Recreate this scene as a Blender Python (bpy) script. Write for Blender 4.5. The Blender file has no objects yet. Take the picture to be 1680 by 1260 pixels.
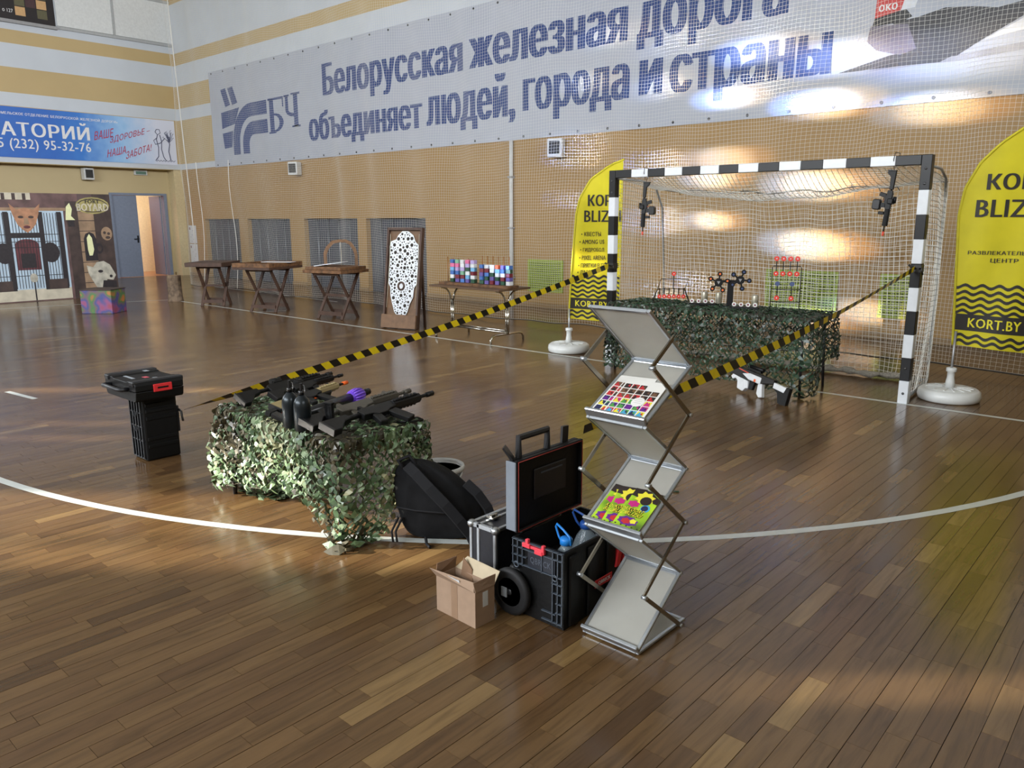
import bpy, math, random
from mathutils import Vector, Matrix
PI = math.pi
rnd = random.Random(11)
SC = bpy.context.scene
COL = SC.collection

# ------------------------------------------------------------------ camera
CAM = Vector((3.3953, -7.1461, 1.5765))
F_PX = 1278.17
YAW, PITCH, ROLL = 0.7289, 0.2088, -0.0030
_f = Vector((-math.sin(YAW) * math.cos(PITCH), math.cos(YAW) * math.cos(PITCH), -math.sin(PITCH)))
_r = Vector((math.cos(YAW), math.sin(YAW), 0))
_u = _r.cross(_f)
_r2 = math.cos(ROLL) * _r + math.sin(ROLL) * _u
_u2 = -math.sin(ROLL) * _r + math.cos(ROLL) * _u
cd = bpy.data.cameras.new('camera')
cd.sensor_width = 36.0
cd.lens = F_PX * 36.0 / 1680.0
cd.clip_start, cd.clip_end = 0.05, 200
cam = bpy.data.objects.new('camera', cd)
COL.objects.link(cam)
_m = Matrix((_r2, _u2, -_f)).transposed().to_4x4()
_m.translation = CAM
cam.matrix_world = _m
SC.camera = cam

# ------------------------------------------------------------------ view, world, light
SC.view_settings.view_transform = 'Standard'
SC.view_settings.look = 'None'
SC.view_settings.gamma = 1.0
SC.view_settings.use_curve_mapping = False
SC.view_settings.exposure = 0.42

SC.cycles.max_bounces = 7
SC.cycles.diffuse_bounces = 3
SC.cycles.glossy_bounces = 3
SC.cycles.transmission_bounces = 4
SC.cycles.transparent_max_bounces = 8
SC.cycles.caustics_reflective = False
SC.cycles.caustics_refractive = False

W = bpy.data.worlds.new('sky')
SC.world = W
W.use_nodes = True
_bg = W.node_tree.nodes['Background']
_bg.inputs[0].default_value = (0.62, 0.76, 1.0, 1)
_bg.inputs[1].default_value = 1.2

SUN_AZ = (0.75, 0.66)          # horizontal travel direction of the low sun
SUN_TAN = math.tan(math.radians(15))
def light(name, kind, loc, energy, color, aim=None, **kw):
    d = bpy.data.lights.new(name, kind)
    d.energy = energy
    d.color = color
    for k, v in kw.items():
        setattr(d, k, v)
    o = bpy.data.objects.new(name, d)
    COL.objects.link(o)
    o.location = loc
    if aim is not None:
        o.rotation_euler = (Vector(aim) - Vector(loc)).to_track_quat('-Z', 'Y').to_euler()
    return o
light('sun', 'SUN', (-20, -20, 12), 16.0, (1.0, 0.94, 0.82),
      aim=(-20 + SUN_AZ[0], -20 + SUN_AZ[1], 12 - SUN_TAN), angle=0.012)
# daylight from the rows of high windows behind the camera and on the unseen end of the left wall
light('window_light_front', 'AREA', (-2.0, -15.6, 5.3), 2000, (0.90, 0.95, 1.0), aim=(-1.0, 0, 2.0),
      shape='RECTANGLE', size=16.0, size_y=2.6)
light('window_light_left', 'AREA', (-18.2, -10.0, 5.0), 650, (0.84, 0.92, 1.0), aim=(0, -4.0, 0.5),
      shape='RECTANGLE', size=8.0, size_y=2.4)
light('fill_light_right', 'AREA', (9.4, -4.0, 6.4), 310, (0.92, 0.95, 1.0), aim=(-19, 0.5, 3.6),
      shape='RECTANGLE', size=9.0, size_y=2.2, spread=math.radians(60))  # added fill that brightens the left wall; no window on this side
# added spot lamps stand in for sunlight bent by window glass: bright patches with a cold and a warm rim on the wall behind the goal
def patch(p, half, energy, src=(-14.0, -15.7, 4.6)):
    s = Vector(src)
    t = Vector(p)
    d = (t - s).length
    h_off = half * 5.6
    for off, col, k in ((-0.19, (0.22, 0.40, 1.0), 0.9), (0.0, (0.94, 0.97, 1.0), 1.1), (0.20, (1.0, 0.55, 0.14), 0.42)):
        a = 2 * math.atan(half / d)
        tt = t + Vector((off * h_off, 0, 0))
        g = light('sun_glint_spot', 'SPOT', s, energy * k * 5.0, col, aim=tt,
              spot_size=max(a, math.radians(1.0)), spot_blend=1.0, shadow_soft_size=0.02)
        g.scale = (1.6, 0.8, 1.0)
for px_, h_, e_ in (((-2.15, 3.7, 3.27), 0.24, 6500), ((-0.77, 3.7, 3.06), 0.30, 9500), ((0.59, 3.7, 2.88), 0.32, 8500),
                    ((-1.70, 3.7, 3.85), 0.30, 5200), ((-0.55, 3.7, 3.62), 0.36, 5200), ((0.80, 3.7, 3.50), 0.50, 3800),
                    ((-2.20, 3.7, 2.42), 0.30, 5600), ((-2.36, 3.7, 2.18), 0.24, 9500), ((-0.81, 3.7, 2.02), 0.32, 15000),
                    ((-2.33, 3.7, 1.55), 0.22, 8500), ((-0.80, 3.7, 1.22), 0.32, 15000), ((0.0, 3.7, 0.36), 0.26, 8000), ((-0.72, 3.7, 0.20), 0.26, 8000)):
    patch(px_, h_, e_)

# ------------------------------------------------------------------ materials
def lin(c):
    return tuple((v / 12.92 if v <= 0.04045 else ((v + 0.055) / 1.055) ** 2.4) for v in c)
def rgb(r, g, b):
    return lin((r / 255, g / 255, b / 255))
MATS = {}
def mat(name, col, rough=0.6, metal=0.0, var=0.06, scale=20.0, bump=0.0, spec=0.5, coat=0.0):
    if name in MATS:
        return MATS[name]
    m = bpy.data.materials.new(name)
    m.use_nodes = True
    nt = m.node_tree
    b = nt.nodes['Principled BSDF']
    b.inputs['Roughness'].default_value = rough
    b.inputs['Metallic'].default_value = metal
    b.inputs['Specular IOR Level'].default_value = spec
    b.inputs['Coat Weight'].default_value = coat
    c = lin([v / 255 for v in col]) if max(col) > 1.001 else col
    tc = nt.nodes.new('ShaderNodeTexCoord')
    n = nt.nodes.new('ShaderNodeTexNoise')
    n.inputs['Scale'].default_value = scale
    n.inputs['Detail'].default_value = 3
    nt.links.new(tc.outputs['Object'], n.inputs['Vector'])
    r = nt.nodes.new('ShaderNodeValToRGB')
    r.color_ramp.elements[0].position = 0.3
    r.color_ramp.elements[1].position = 0.7
    r.color_ramp.elements[0].color = tuple(max(0, v * (1 - var)) for v in c) + (1,)
    r.color_ramp.elements[1].color = tuple(min(1, v * (1 + var)) for v in c) + (1,)
    nt.links.new(n.outputs['Fac'], r.inputs['Fac'])
    nt.links.new(r.outputs['Color'], b.inputs['Base Color'])
    if bump > 0:
        bp = nt.nodes.new('ShaderNodeBump')
        bp.inputs['Strength'].default_value = bump
        bp.inputs['Distance'].default_value = 0.01
        nt.links.new(n.outputs['Fac'], bp.inputs['Height'])
        nt.links.new(bp.outputs['Normal'], b.inputs['Normal'])
    MATS[name] = m
    return m
def clear_mat(name, col, mixf, rough=0.3):
    """frosted or clear plastic: part see-through, part glossy body"""
    m = mat(name, col, rough, var=0.03)
    nt = m.node_tree
    b = nt.nodes['Principled BSDF']
    out = nt.nodes['Material Output']
    t = nt.nodes.new('ShaderNodeBsdfTransparent')
    t.inputs[0].default_value = (0.95, 0.96, 0.97, 1)
    mx = nt.nodes.new('ShaderNodeMixShader')
    mx.inputs[0].default_value = mixf
    nt.links.new(t.outputs[0], mx.inputs[1])
    nt.links.new(b.outputs[0], mx.inputs[2])
    nt.links.new(mx.outputs[0], out.inputs[0])
    return m
def ramp_nodes(nt, stops, constant=True):
    r = nt.nodes.new('ShaderNodeValToRGB')
    cr = r.color_ramp
    cr.interpolation = 'CONSTANT' if constant else 'LINEAR'
    while len(cr.elements) < len(stops):
        cr.elements.new(0.5)
    for e, (pos, c) in zip(cr.elements, stops):
        e.position = pos
        e.color = tuple(c) + (1,)
    return r

# ------------------------------------------------------------------ mesh building
class MB:
    def __init__(self):
        self.v, self.f, self.mi, self.sm = [], [], [], []
        self.T = Matrix.Identity(4)
    def add(self, vs, fs, mi=0, smooth=False):
        o = len(self.v)
        T = self.T
        self.v.extend([tuple(T @ Vector(p)) for p in vs])
        for f in fs:
            self.f.append(tuple(i + o for i in f))
            self.mi.append(mi)
            self.sm.append(smooth)
        return self
    def box(self, x0, x1, y0, y1, z0, z1, mi=0):
        vs = [(x, y, z) for z in (z0, z1) for y in (y0, y1) for x in (x0, x1)]
        return self.add(vs, [(0, 2, 3, 1), (4, 5, 7, 6), (0, 1, 5, 4), (2, 6, 7, 3), (0, 4, 6, 2), (1, 3, 7, 5)], mi)
    def cbox(self, c, s, mi=0):
        return self.box(c[0] - s[0] / 2, c[0] + s[0] / 2, c[1] - s[1] / 2, c[1] + s[1] / 2, c[2] - s[2] / 2, c[2] + s[2] / 2, mi)
    def bar(self, p0, p1, w, h, mi=0, up=(0, 0, 1)):
        p0, p1 = Vector(p0), Vector(p1)
        d = (p1 - p0).normalized()
        up = Vector(up)
        if abs(d.dot(up)) > 0.98:
            up = Vector((0, 1, 0))
        s = d.cross(up).normalized()
        t = s.cross(d).normalized()
        vs = []
        for p in (p0, p1):
            for a, b in ((-1, -1), (1, -1), (1, 1), (-1, 1)):
                vs.append(tuple(p + s * (a * w / 2) + t * (b * h / 2)))
        return self.add(vs, [(3, 2, 1, 0), (4, 5, 6, 7), (0, 1, 5, 4), (1, 2, 6, 5), (2, 3, 7, 6), (3, 0, 4, 7)], mi)
    def tube(self, pts, r, n=8, mi=0, caps=True, smooth=True, closed=False):
        pts = [Vector(p) for p in pts]
        k = len(pts)
        rs = r if isinstance(r, (list, tuple)) else [r] * k
        vs, prev = [], None
        for i, p in enumerate(pts):
            if closed:
                d = pts[(i + 1) % k] - pts[i - 1]
            else:
                d = pts[min(i + 1, k - 1)] - pts[max(i - 1, 0)]
            if d.length < 1e-9:
                d = Vector((0, 0, 1))
            d.normalize()
            if prev is None:
                a = Vector((0, 0, 1)) if abs(d.z) < 0.9 else Vector((1, 0, 0))
                s = d.cross(a).normalized()
            else:
                s = (prev - d * prev.dot(d))
                if s.length < 1e-6:
                    s = d.cross(Vector((0.3, 0.5, 0.8)))
                s.normalize()
            prev = s
            t = d.cross(s)
            for j in range(n):
                a = 2 * PI * j / n
                vs.append(tuple(p + (s * math.cos(a) + t * math.sin(a)) * rs[i]))
        fs = []
        rng = k if closed else k - 1
        for i in range(rng):
            i2 = (i + 1) % k
            for j in range(n):
                j2 = (j + 1) % n
                fs.append((i * n + j, i * n + j2, i2 * n + j2, i2 * n + j))
        self.add(vs, fs, mi, smooth)
        if caps and not closed:
            o = len(self.v) - len(vs)
            self.f.append(tuple(o + j for j in range(n))[::-1]); self.mi.append(mi); self.sm.append(False)
            self.f.append(tuple(o + (k - 1) * n + j for j in range(n))); self.mi.append(mi); self.sm.append(False)
        return self
    def cyl(self, p0, p1, r, n=12, mi=0, r1=None, smooth=True):
        return self.tube([p0, p1], [r, r if r1 is None else r1], n, mi, True, smooth)
    def lathe(self, prof, n=20, mi=0, c=(0, 0, 0), smooth=True, sx=1.0, sy=1.0):
        vs, fs = [], []
        k = len(prof)
        for (r, z) in prof:
            for j in range(n):
                a = 2 * PI * j / n
                vs.append((c[0] + r * sx * math.cos(a), c[1] + r * sy * math.sin(a), c[2] + z))
        for i in range(k - 1):
            for j in range(n):
                j2 = (j + 1) % n
                fs.append((i * n + j, i * n + j2, (i + 1) * n + j2, (i + 1) * n + j))
        self.add(vs, fs, mi, smooth)
        o = len(self.v) - len(vs)
        if prof[0][0] > 1e-6:
            self.f.append(tuple(o + j for j in range(n))[::-1]); self.mi.append(mi); self.sm.append(False)
        if prof[-1][0] > 1e-6:
            self.f.append(tuple(o + (k - 1) * n + j for j in range(n))); self.mi.append(mi); self.sm.append(False)
        return self
    def prism(self, poly, a0, a1, ax='x', mi=0):
        """extrude a 2-D outline; ax is the extrusion axis, outline in the two others"""
        def P(u, v, a):
            return {'x': (a, u, v), 'y': (u, a, v), 'z': (u, v, a)}[ax]
        n = len(poly)
        vs = [P(u, v, a0) for u, v in poly] + [P(u, v, a1) for u, v in poly]
        fs = [tuple(range(n))[::-1], tuple(range(n, 2 * n))]
        for i in range(n):
            j = (i + 1) % n
            fs.append((i, j, n + j, n + i))
        return self.add(vs, fs, mi)
    def quad(self, a, b, c, d, mi=0):
        return self.add([a, b, c, d], [(0, 1, 2, 3)], mi)
    def poly(self, pts, mi=0):
        return self.add(pts, [tuple(range(len(pts)))], mi)
    def mesh(self, name, mats):
        me = bpy.data.meshes.new(name)
        me.from_pydata(self.v, [], self.f)
        for m in (mats if isinstance(mats, (list, tuple)) else [mats]):
            me.materials.append(m)
        me.polygons.foreach_set('material_index', self.mi)
        me.polygons.foreach_set('use_smooth', self.sm)
        me.update()
        return me
    def build(self, name, mats, parent=None, bevel=0.0, seg=1, fix=True):
        me = self.mesh(name, mats)
        if fix:
            import bmesh
            bm = bmesh.new()
            bm.from_mesh(me)
            bmesh.ops.recalc_face_normals(bm, faces=bm.faces)
            bm.to_mesh(me)
            bm.free()
        return put(name, me, parent, bevel, seg)
def put(name, me, parent=None, bevel=0.0, seg=1):
    o = bpy.data.objects.new(name, me)
    COL.objects.link(o)
    if parent is not None:
        o.parent = parent
    if bevel > 0:
        md = o.modifiers.new('bevel', 'BEVEL')
        md.width = bevel
        md.segments = seg
        md.limit_method = 'ANGLE'
        md.angle_limit = math.radians(40)
    return o
def tag(o, label=None, cat=None, group=None, kind=None):
    if label: o['label'] = label
    if cat: o['category'] = cat
    if group: o['group'] = group
    if kind: o['kind'] = kind
    return o
def thing(name, label, cat, loc=(0, 0, 0), rz=0.0, group=None):
    o = bpy.data.objects.new(name, None)
    COL.objects.link(o)
    o.empty_display_size = 0.1
    o.location = loc
    o.rotation_euler = (0, 0, rz)
    return tag(o, label, cat, group)
def copy_tree(o, parent=None):
    c = o.copy()
    COL.objects.link(c)
    c.parent = parent
    for ch in list(o.children):
        copy_tree(ch, c)
    return c
TXT = {}
def text_pts(body, shear=0.0, res=2):
    """flat lettering from the built-in font, filled by non-zero winding in horizontal slabs; box normalised to 0..1"""
    key = (body, shear, res)
    if key in TXT:
        return TXT[key]
    c = bpy.data.curves.new('lettering', 'FONT')
    c.body = body
    c.shear = shear
    c.space_character = 1.07
    o = bpy.data.objects.new('lettering', c)
    COL.objects.link(o)
    dg = bpy.context.evaluated_depsgraph_get()
    cu = o.evaluated_get(dg).to_curve(dg)
    loops = []
    for sp in cu.splines:
        pts = []
        if sp.type == 'BEZIER':
            bp = sp.bezier_points
            n = len(bp)
            for k in range(n):
                a, b = bp[k], bp[(k + 1) % n]
                straight = (a.handle_right - a.co).length < 1e-5 and (b.handle_left - b.co).length < 1e-5
                d = b.co - a.co
                if not straight and d.length > 1e-9:
                    dev = max(abs((a.handle_right - a.co).cross(d).length), abs((b.handle_left - a.co).cross(d).length)) / d.length
                    straight = dev < 0.002
                m_ = 1 if straight else res
                for q in range(m_):
                    t = q / m_
                    p = a.co * (1 - t) ** 3 + a.handle_right * (3 * t * (1 - t) ** 2) + b.handle_left * (3 * t * t * (1 - t)) + b.co * t ** 3
                    pts.append((p.x, p.y))
        else:
            pts = [(p.co.x, p.co.y) for p in sp.points]
        if len(pts) > 2:
            loops.append(pts)
    o.to_curve_clear()
    bpy.data.objects.remove(o)
    bpy.data.curves.remove(c)
    # group loops that share an x range (one glyph each)
    loops.sort(key=lambda l: min(p[0] for p in l))
    groups = []
    for l in loops:
        a, b = min(p[0] for p in l), max(p[0] for p in l)
        if groups and a < groups[-1][1] - 1e-4:
            groups[-1][0].append(l); groups[-1][1] = max(groups[-1][1], b)
        else:
            groups.append([[l], b])
    vs, fs = [], []
    for ls, _ in groups:
        E = []
        ys = set()
        for l in ls:
            for k in range(len(l)):
                (xa, ya), (xb, yb) = l[k], l[(k + 1) % len(l)]
                ya, yb = round(ya, 4), round(yb, 4)
                ys.add(ya)
                if ya < yb: E.append((ya, xa, yb, xb, 1))
                elif yb < ya: E.append((yb, xb, ya, xa, -1))
        for p in range(len(E)):
            for q in range(p + 1, len(E)):
                a, b = E[p], E[q]
                lo, hi = max(a[0], b[0]), min(a[2], b[2])
                if hi - lo < 1e-5: continue
                fx = lambda e, y: e[1] + (e[3] - e[1]) * (y - e[0]) / (e[2] - e[0])
                d0, d1 = fx(a, lo) - fx(b, lo), fx(a, hi) - fx(b, hi)
                if d0 * d1 < -1e-12:
                    ys.add(round(lo + (hi - lo) * d0 / (d0 - d1), 4))
        ys = sorted(ys)
        for y0, y1 in zip(ys, ys[1:]):
            if y1 - y0 < 5e-5: continue
            ym = (y0 + y1) / 2
            act = []
            for e in E:
                if e[0] <= ym < e[2]:
                    f = lambda y: e[1] + (e[3] - e[1]) * (min(max(y, e[0]), e[2]) - e[0]) / (e[2] - e[0])
                    act.append((f(ym), f(y0), f(y1), e[4]))
            act.sort()
            w = 0
            for t_ in act:
                if w == 0: st = t_
                w += t_[3]
                if w == 0:
                    k = len(vs)
                    vs += [(st[1], y0), (t_[1], y0), (t_[2], y1), (st[2], y1)]
                    fs.append((k, k + 1, k + 2, k + 3))
    x0 = min(v[0] for v in vs); x1 = max(v[0] for v in vs)
    y0 = min(v[1] for v in vs); y1 = max(v[1] for v in vs)
    TXT[key] = ([((x - x0) / (x1 - x0), (y - y0) / (y1 - y0)) for x, y in vs], fs)
    return TXT[key]
def text(mb, body, fn, mi=0, bold=0.0, shear=0.0, res=2):
    """place lettering: fn maps (u,v) in 0..1 of the word's box to a 3-D point"""
    vs, fs = text_pts(body, shear, res)
    if bold <= 0:
        mb.add([fn(u, v) for u, v in vs], fs, mi)
        return
    du = bold * 0.75 / max(len(body), 1)
    o_ = Vector(fn(0, 0))
    nn = (Vector(fn(1, 0)) - o_).cross(Vector(fn(0, 1)) - o_).normalized() * 0.00035
    for i, k in enumerate((-1, -0.33, 0.33, 1)):
        mb.add([tuple(Vector(fn(min(max(u * (1 - 2 * du) + du + k * du, 0), 1), v)) + nn * i) for u, v in vs], fs, mi)
def arc(cx, cy, r, a0, a1, n):
    return [(cx + r * math.cos(a0 + (a1 - a0) * i / n), cy + r * math.sin(a0 + (a1 - a0) * i / n)) for i in range(n + 1)]
def project(p):
    d = Vector(p) - CAM
    z = d.dot(_f)
    if z < 0.05:
        return None
    return (840 + F_PX * d.dot(_r2) / z, 630 - F_PX * d.dot(_u2) / z, z)
# ================================================================== SETTING
YB = 3.756          # wall behind the goal
XU, XL = -18.9, -19.3   # left wall: upper part juts out over the lower part
YF, XR, ZC = -16.0, 10.0, 8.6
TAN_DIM = rgb(166, 132, 80)  # lower goal wall; dimmer light behind the net is put into this tan
CREAM = rgb(196, 178, 136)
WHITE = rgb(202, 208, 214)
def wall_mat(name, lower):
    m = bpy.data.materials.new(name)
    m.use_nodes = True
    nt = m.node_tree
    b = nt.nodes['Principled BSDF']
    b.inputs['Roughness'].default_value = 0.55
    g = nt.nodes.new('ShaderNodeNewGeometry')
    s = nt.nodes.new('ShaderNodeSeparateXYZ')
    nt.links.new(g.outputs['Position'], s.inputs[0])
    mr = nt.nodes.new('ShaderNodeMapRange')
    mr.inputs['From Max'].default_value = 10.0
    nt.links.new(s.outputs['Z'], mr.inputs['Value'])
    ST = rgb(192, 168, 120)
    stops = [(0, lower), (2.955, WHITE), (3.12, ST), (4.27, WHITE), (4.58, ST), (5.18, WHITE), (5.73, ST), (6.05, WHITE), (7.27, ST)]
    r = ramp_nodes(nt, [(z / 10.0, c) for z, c in stops])
    nt.links.new(mr.outputs[0], r.inputs['Fac'])
    n = nt.nodes.new('ShaderNodeTexNoise')
    n.inputs['Scale'].default_value = 1.7
    n.inputs['Detail'].default_value = 4
    nt.links.new(g.outputs['Position'], n.inputs['Vector'])
    h = nt.nodes.new('ShaderNodeMixRGB')
    h.blend_type = 'MULTIPLY'
    h.inputs[0].default_value = 0.12
    nt.links.new(r.outputs[0], h.inputs[1])
    nt.links.new(n.outputs['Fac'], h.inputs[2])
    nt.links.new(h.outputs[0], b.inputs['Base Color'])
    return m
M_WB = wall_mat('painted_wall_tan', TAN_DIM)
M_WL = wall_mat('painted_wall_cream', CREAM)
M_PLAIN = mat('plain_wall', (178, 166, 140), 0.7)
M_CEIL = mat('ceiling_paint', (205, 205, 200), 0.8)

# wall behind the goal with four low niches
NICHES = [(-17.83, -16.0), (-15.58, -13.6), (-13.0, -10.93), (-10.62, -8.68)]
mb = MB()
xs = [-19.7] + [x for n in NICHES for x in n] + [XR]
mb.box(-19.7, XR, YB, YB + 0.4, 1.6, ZC)
for i in range(0, len(xs), 2):
    mb.box(xs[i], xs[i + 1], YB, YB + 0.4, 0, 1.6)
wall_back = tag(mb.build('wall_back', M_WB), 'tan wall with white stripes behind the handball goal', kind='structure')
M_NICHE = mat('grey_niche_panel', (66, 70, 80), 0.6, scale=6)
for a, b in NICHES:
    m2 = MB()
    m2.box(a, b, YB + 0.12, YB + 0.39, 0.0, 1.6)
    m2.build('niche_panel', M_NICHE, wall_back)
    k = 5
    for i in range(1, k):
        x = a + (b - a) * i / k
        m3 = MB()
        m3.cyl((x, YB + 0.10, 0.0), (x, YB + 0.10, 1.58), 0.012, 6)
        m3.build('niche_bar', mat('grey_steel', (130, 134, 140), 0.4, 0.6), wall_back)
M_SKIRT = mat('skirting_wood', (138, 112, 76), 0.5)
mb = MB()
for i in range(0, len(xs), 2):
    mb.box(xs[i] + 0.0, xs[i + 1], YB - 0.02, YB - 0.001, 0.002, 0.085)
tag(mb.build('baseboard_back', M_SKIRT), 'brown skirting board along the goal wall', kind='structure')

# left wall: recessed lower part with the doorway, jutting upper part
DY0, DY1, DH = 1.82, 3.40, 2.31
mb = MB()
mb.box(XL - 0.2, XL, YF, DY0, 0, 2.955)
mb.box(XL - 0.2, XL, DY1, YB, 0, 2.955)
mb.box(XL - 0.2, XL, DY0, DY1, DH, 2.955)
mb.box(XL - 0.2, XU, YF, YB, 2.955, ZC)
wall_left = tag(mb.build('wall_left', M_WL), 'cream lower wall with jutting striped upper part', kind='structure')
mb = MB()
mb.box(XL, XU - 0.02, 3.50, YB, 0, 2.955)
tag(mb.build('trim_1', mat('corner_pilaster_paint', (206, 190, 150), 0.6)), 'cream corner pier beside the doorway', kind='structure')
mb = MB()
mb.box(XL, XL + 0.02, YF, DY0 - 0.06, 0.002, 0.085)
mb.box(XL, XL + 0.02, DY1 + 0.06, 3.50, 0.002, 0.085)
tag(mb.build('baseboard_left', M_SKIRT), 'brown skirting board along the doorway wall', kind='structure')
# ceiling, unseen right wall, and the slit wall behind the camera
mb = MB(); mb.box(XL - 0.2, XR + 0.3, YF - 0.3, YB + 0.4, ZC, ZC + 0.2)
tag(mb.build('ceiling', M_CEIL), 'pale hall ceiling above the court', kind='structure')
mb = MB(); mb.box(XR, XR + 0.3, YF, YB, 0, ZC)
tag(mb.build('wall_right', M_PLAIN), 'plain wall at the far side of the hall', kind='structure')
# made-up slits, each cut to shape one low sun streak. (floor x, floor y, length, width)
STREAKS = [(-6.3, -4.75, 5.0, 0.22), (-5.1, -5.02, 2.6, 0.24), (-3.55, -5.30, 1.2, 0.12), (-3.2, -5.55, 1.2, 0.12),
           (-1.68, -6.22, 3.2, 0.72), (-0.95, -6.30, 2.6, 0.34), (2.42, -4.78, 1.7, 0.13)]
streak_slits = []
for x, y, L, wd in STREAKS:
    s0 = (y - YF) / SUN_AZ[1] * math.hypot(*SUN_AZ)
    xw = x - SUN_AZ[0] / SUN_AZ[1] * (y - YF)
    tz = SUN_TAN
    z0 = s0 / math.hypot(*SUN_AZ) * tz * 1.0
    z1 = z0 + L * tz
    wx = wd / (SUN_AZ[1] / math.hypot(*SUN_AZ))
    streak_slits.append((xw - wx / 2, xw + wx / 2, z0, z1))
streak_slits.sort()
mb = MB()
cur = XL - 0.2
for a, b, z0, z1 in streak_slits:
    if a > cur:
        mb.box(cur, a, YF - 0.06, YF, 0, ZC)
    mb.box(a, b, YF - 0.06, YF, 0, z0)
    mb.box(a, b, YF - 0.06, YF, z1, ZC)
    cur = b
mb.box(cur, XR + 0.3, YF - 0.06, YF, 0, ZC)
tag(mb.build('wall_front', M_PLAIN), 'plain wall behind the viewer with slits cut for sun streaks', kind='structure')
mb = MB(); mb.box(XL - 0.22, XL - 0.2, YF - 0.06, YF + 3, 0, ZC); tag(mb.build('wall_end', M_PLAIN), 'plain end of the left wall', kind='structure')

# ---------------------------------------------------------------- corridor behind the open door
M_OR = mat('corridor_orange', (236, 150, 96), 0.7)
M_CRW = mat('corridor_cream', (250, 232, 190), 0.7)
mb = MB()
mb.box(-21.6, -21.5, 1.0, 3.02, 0.16, 2.9, 0)
mb.box(-21.6, -21.5, 3.02, 4.6, 0.0, 2.9, 1)
mb.box(-21.6, -21.49, 1.0, 3.02, 0.0, 0.16, 1)
mb.box(-21.6, XL - 0.2, 0.9, 1.0, 0, 2.9, 0)
mb.box(-21.6, XL - 0.2, 4.6, 4.7, 0, 2.9, 1)
mb.box(-21.6, XL - 0.2, 0.9, 4.7, 2.9, 3.0, 1)
tag(mb.build('wall_corridor', [M_OR, M_CRW]), 'orange corridor wall seen through the open door', kind='structure')
mb = MB(); mb.box(-21.6, XL, 0.9, 4.7, -0.05, 0.0)
tag(mb.build('floor_corridor', mat('corridor_floor', (190, 140, 100), 0.3)), 'glossy corridor floor behind the doorway', kind='structure')
light('corridor_lamp', 'AREA', (-20.4, 2.6, 2.85), 32, (1.0, 0.88, 0.78), aim=(-20.4, 2.6, 0), shape='RECTANGLE', size=1.2, size_y=2.4)

# door: steel frame, closed leaf, handle
M_DOOR = mat('door_grey_blue', (122, 132, 150), 0.45)
M_DKMET = mat('dark_metal', (40, 40, 42), 0.35, 0.7)
door = thing('door_1', 'grey blue steel double door, one leaf shut, one open', None, (XL, DY0, 0))
door['kind'] = 'structure'
mb = MB()
mb.box(-0.16, 0.03, 0.0, 0.06, 0, DH)
mb.box(-0.16, 0.03, DY1 - DY0 - 0.09, DY1 - DY0, 0, DH)
mb.box(-0.16, 0.03, 0.06, DY1 - DY0 - 0.09, DH - 0.06, DH)
mb.build('door_frame', M_DOOR, door)
mb = MB(); mb.box(-0.08, -0.02, 0.065, 0.74, 0.008, DH - 0.065)
leaf = mb.build('door_leaf', M_DOOR, door, 0.004)
mb = MB()
mb.box(-0.02, -0.012, 0.66, 0.70, 0.95, 1.15)
mb.cyl((-0.015, 0.68, 1.06), (0.045, 0.68, 1.06), 0.011, 8)
mb.bar((0.04, 0.685, 1.06), (0.04, 0.55, 1.055), 0.018, 0.022)
mb.build('door_handle', M_DKMET, leaf)
mb = MB(); mb.box(-0.85, -0.17, DY1 - DY0 - 0.13, DY1 - DY0 - 0.09, 0.008, DH - 0.065)
mb.build('open_leaf', M_DOOR, door)

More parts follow.
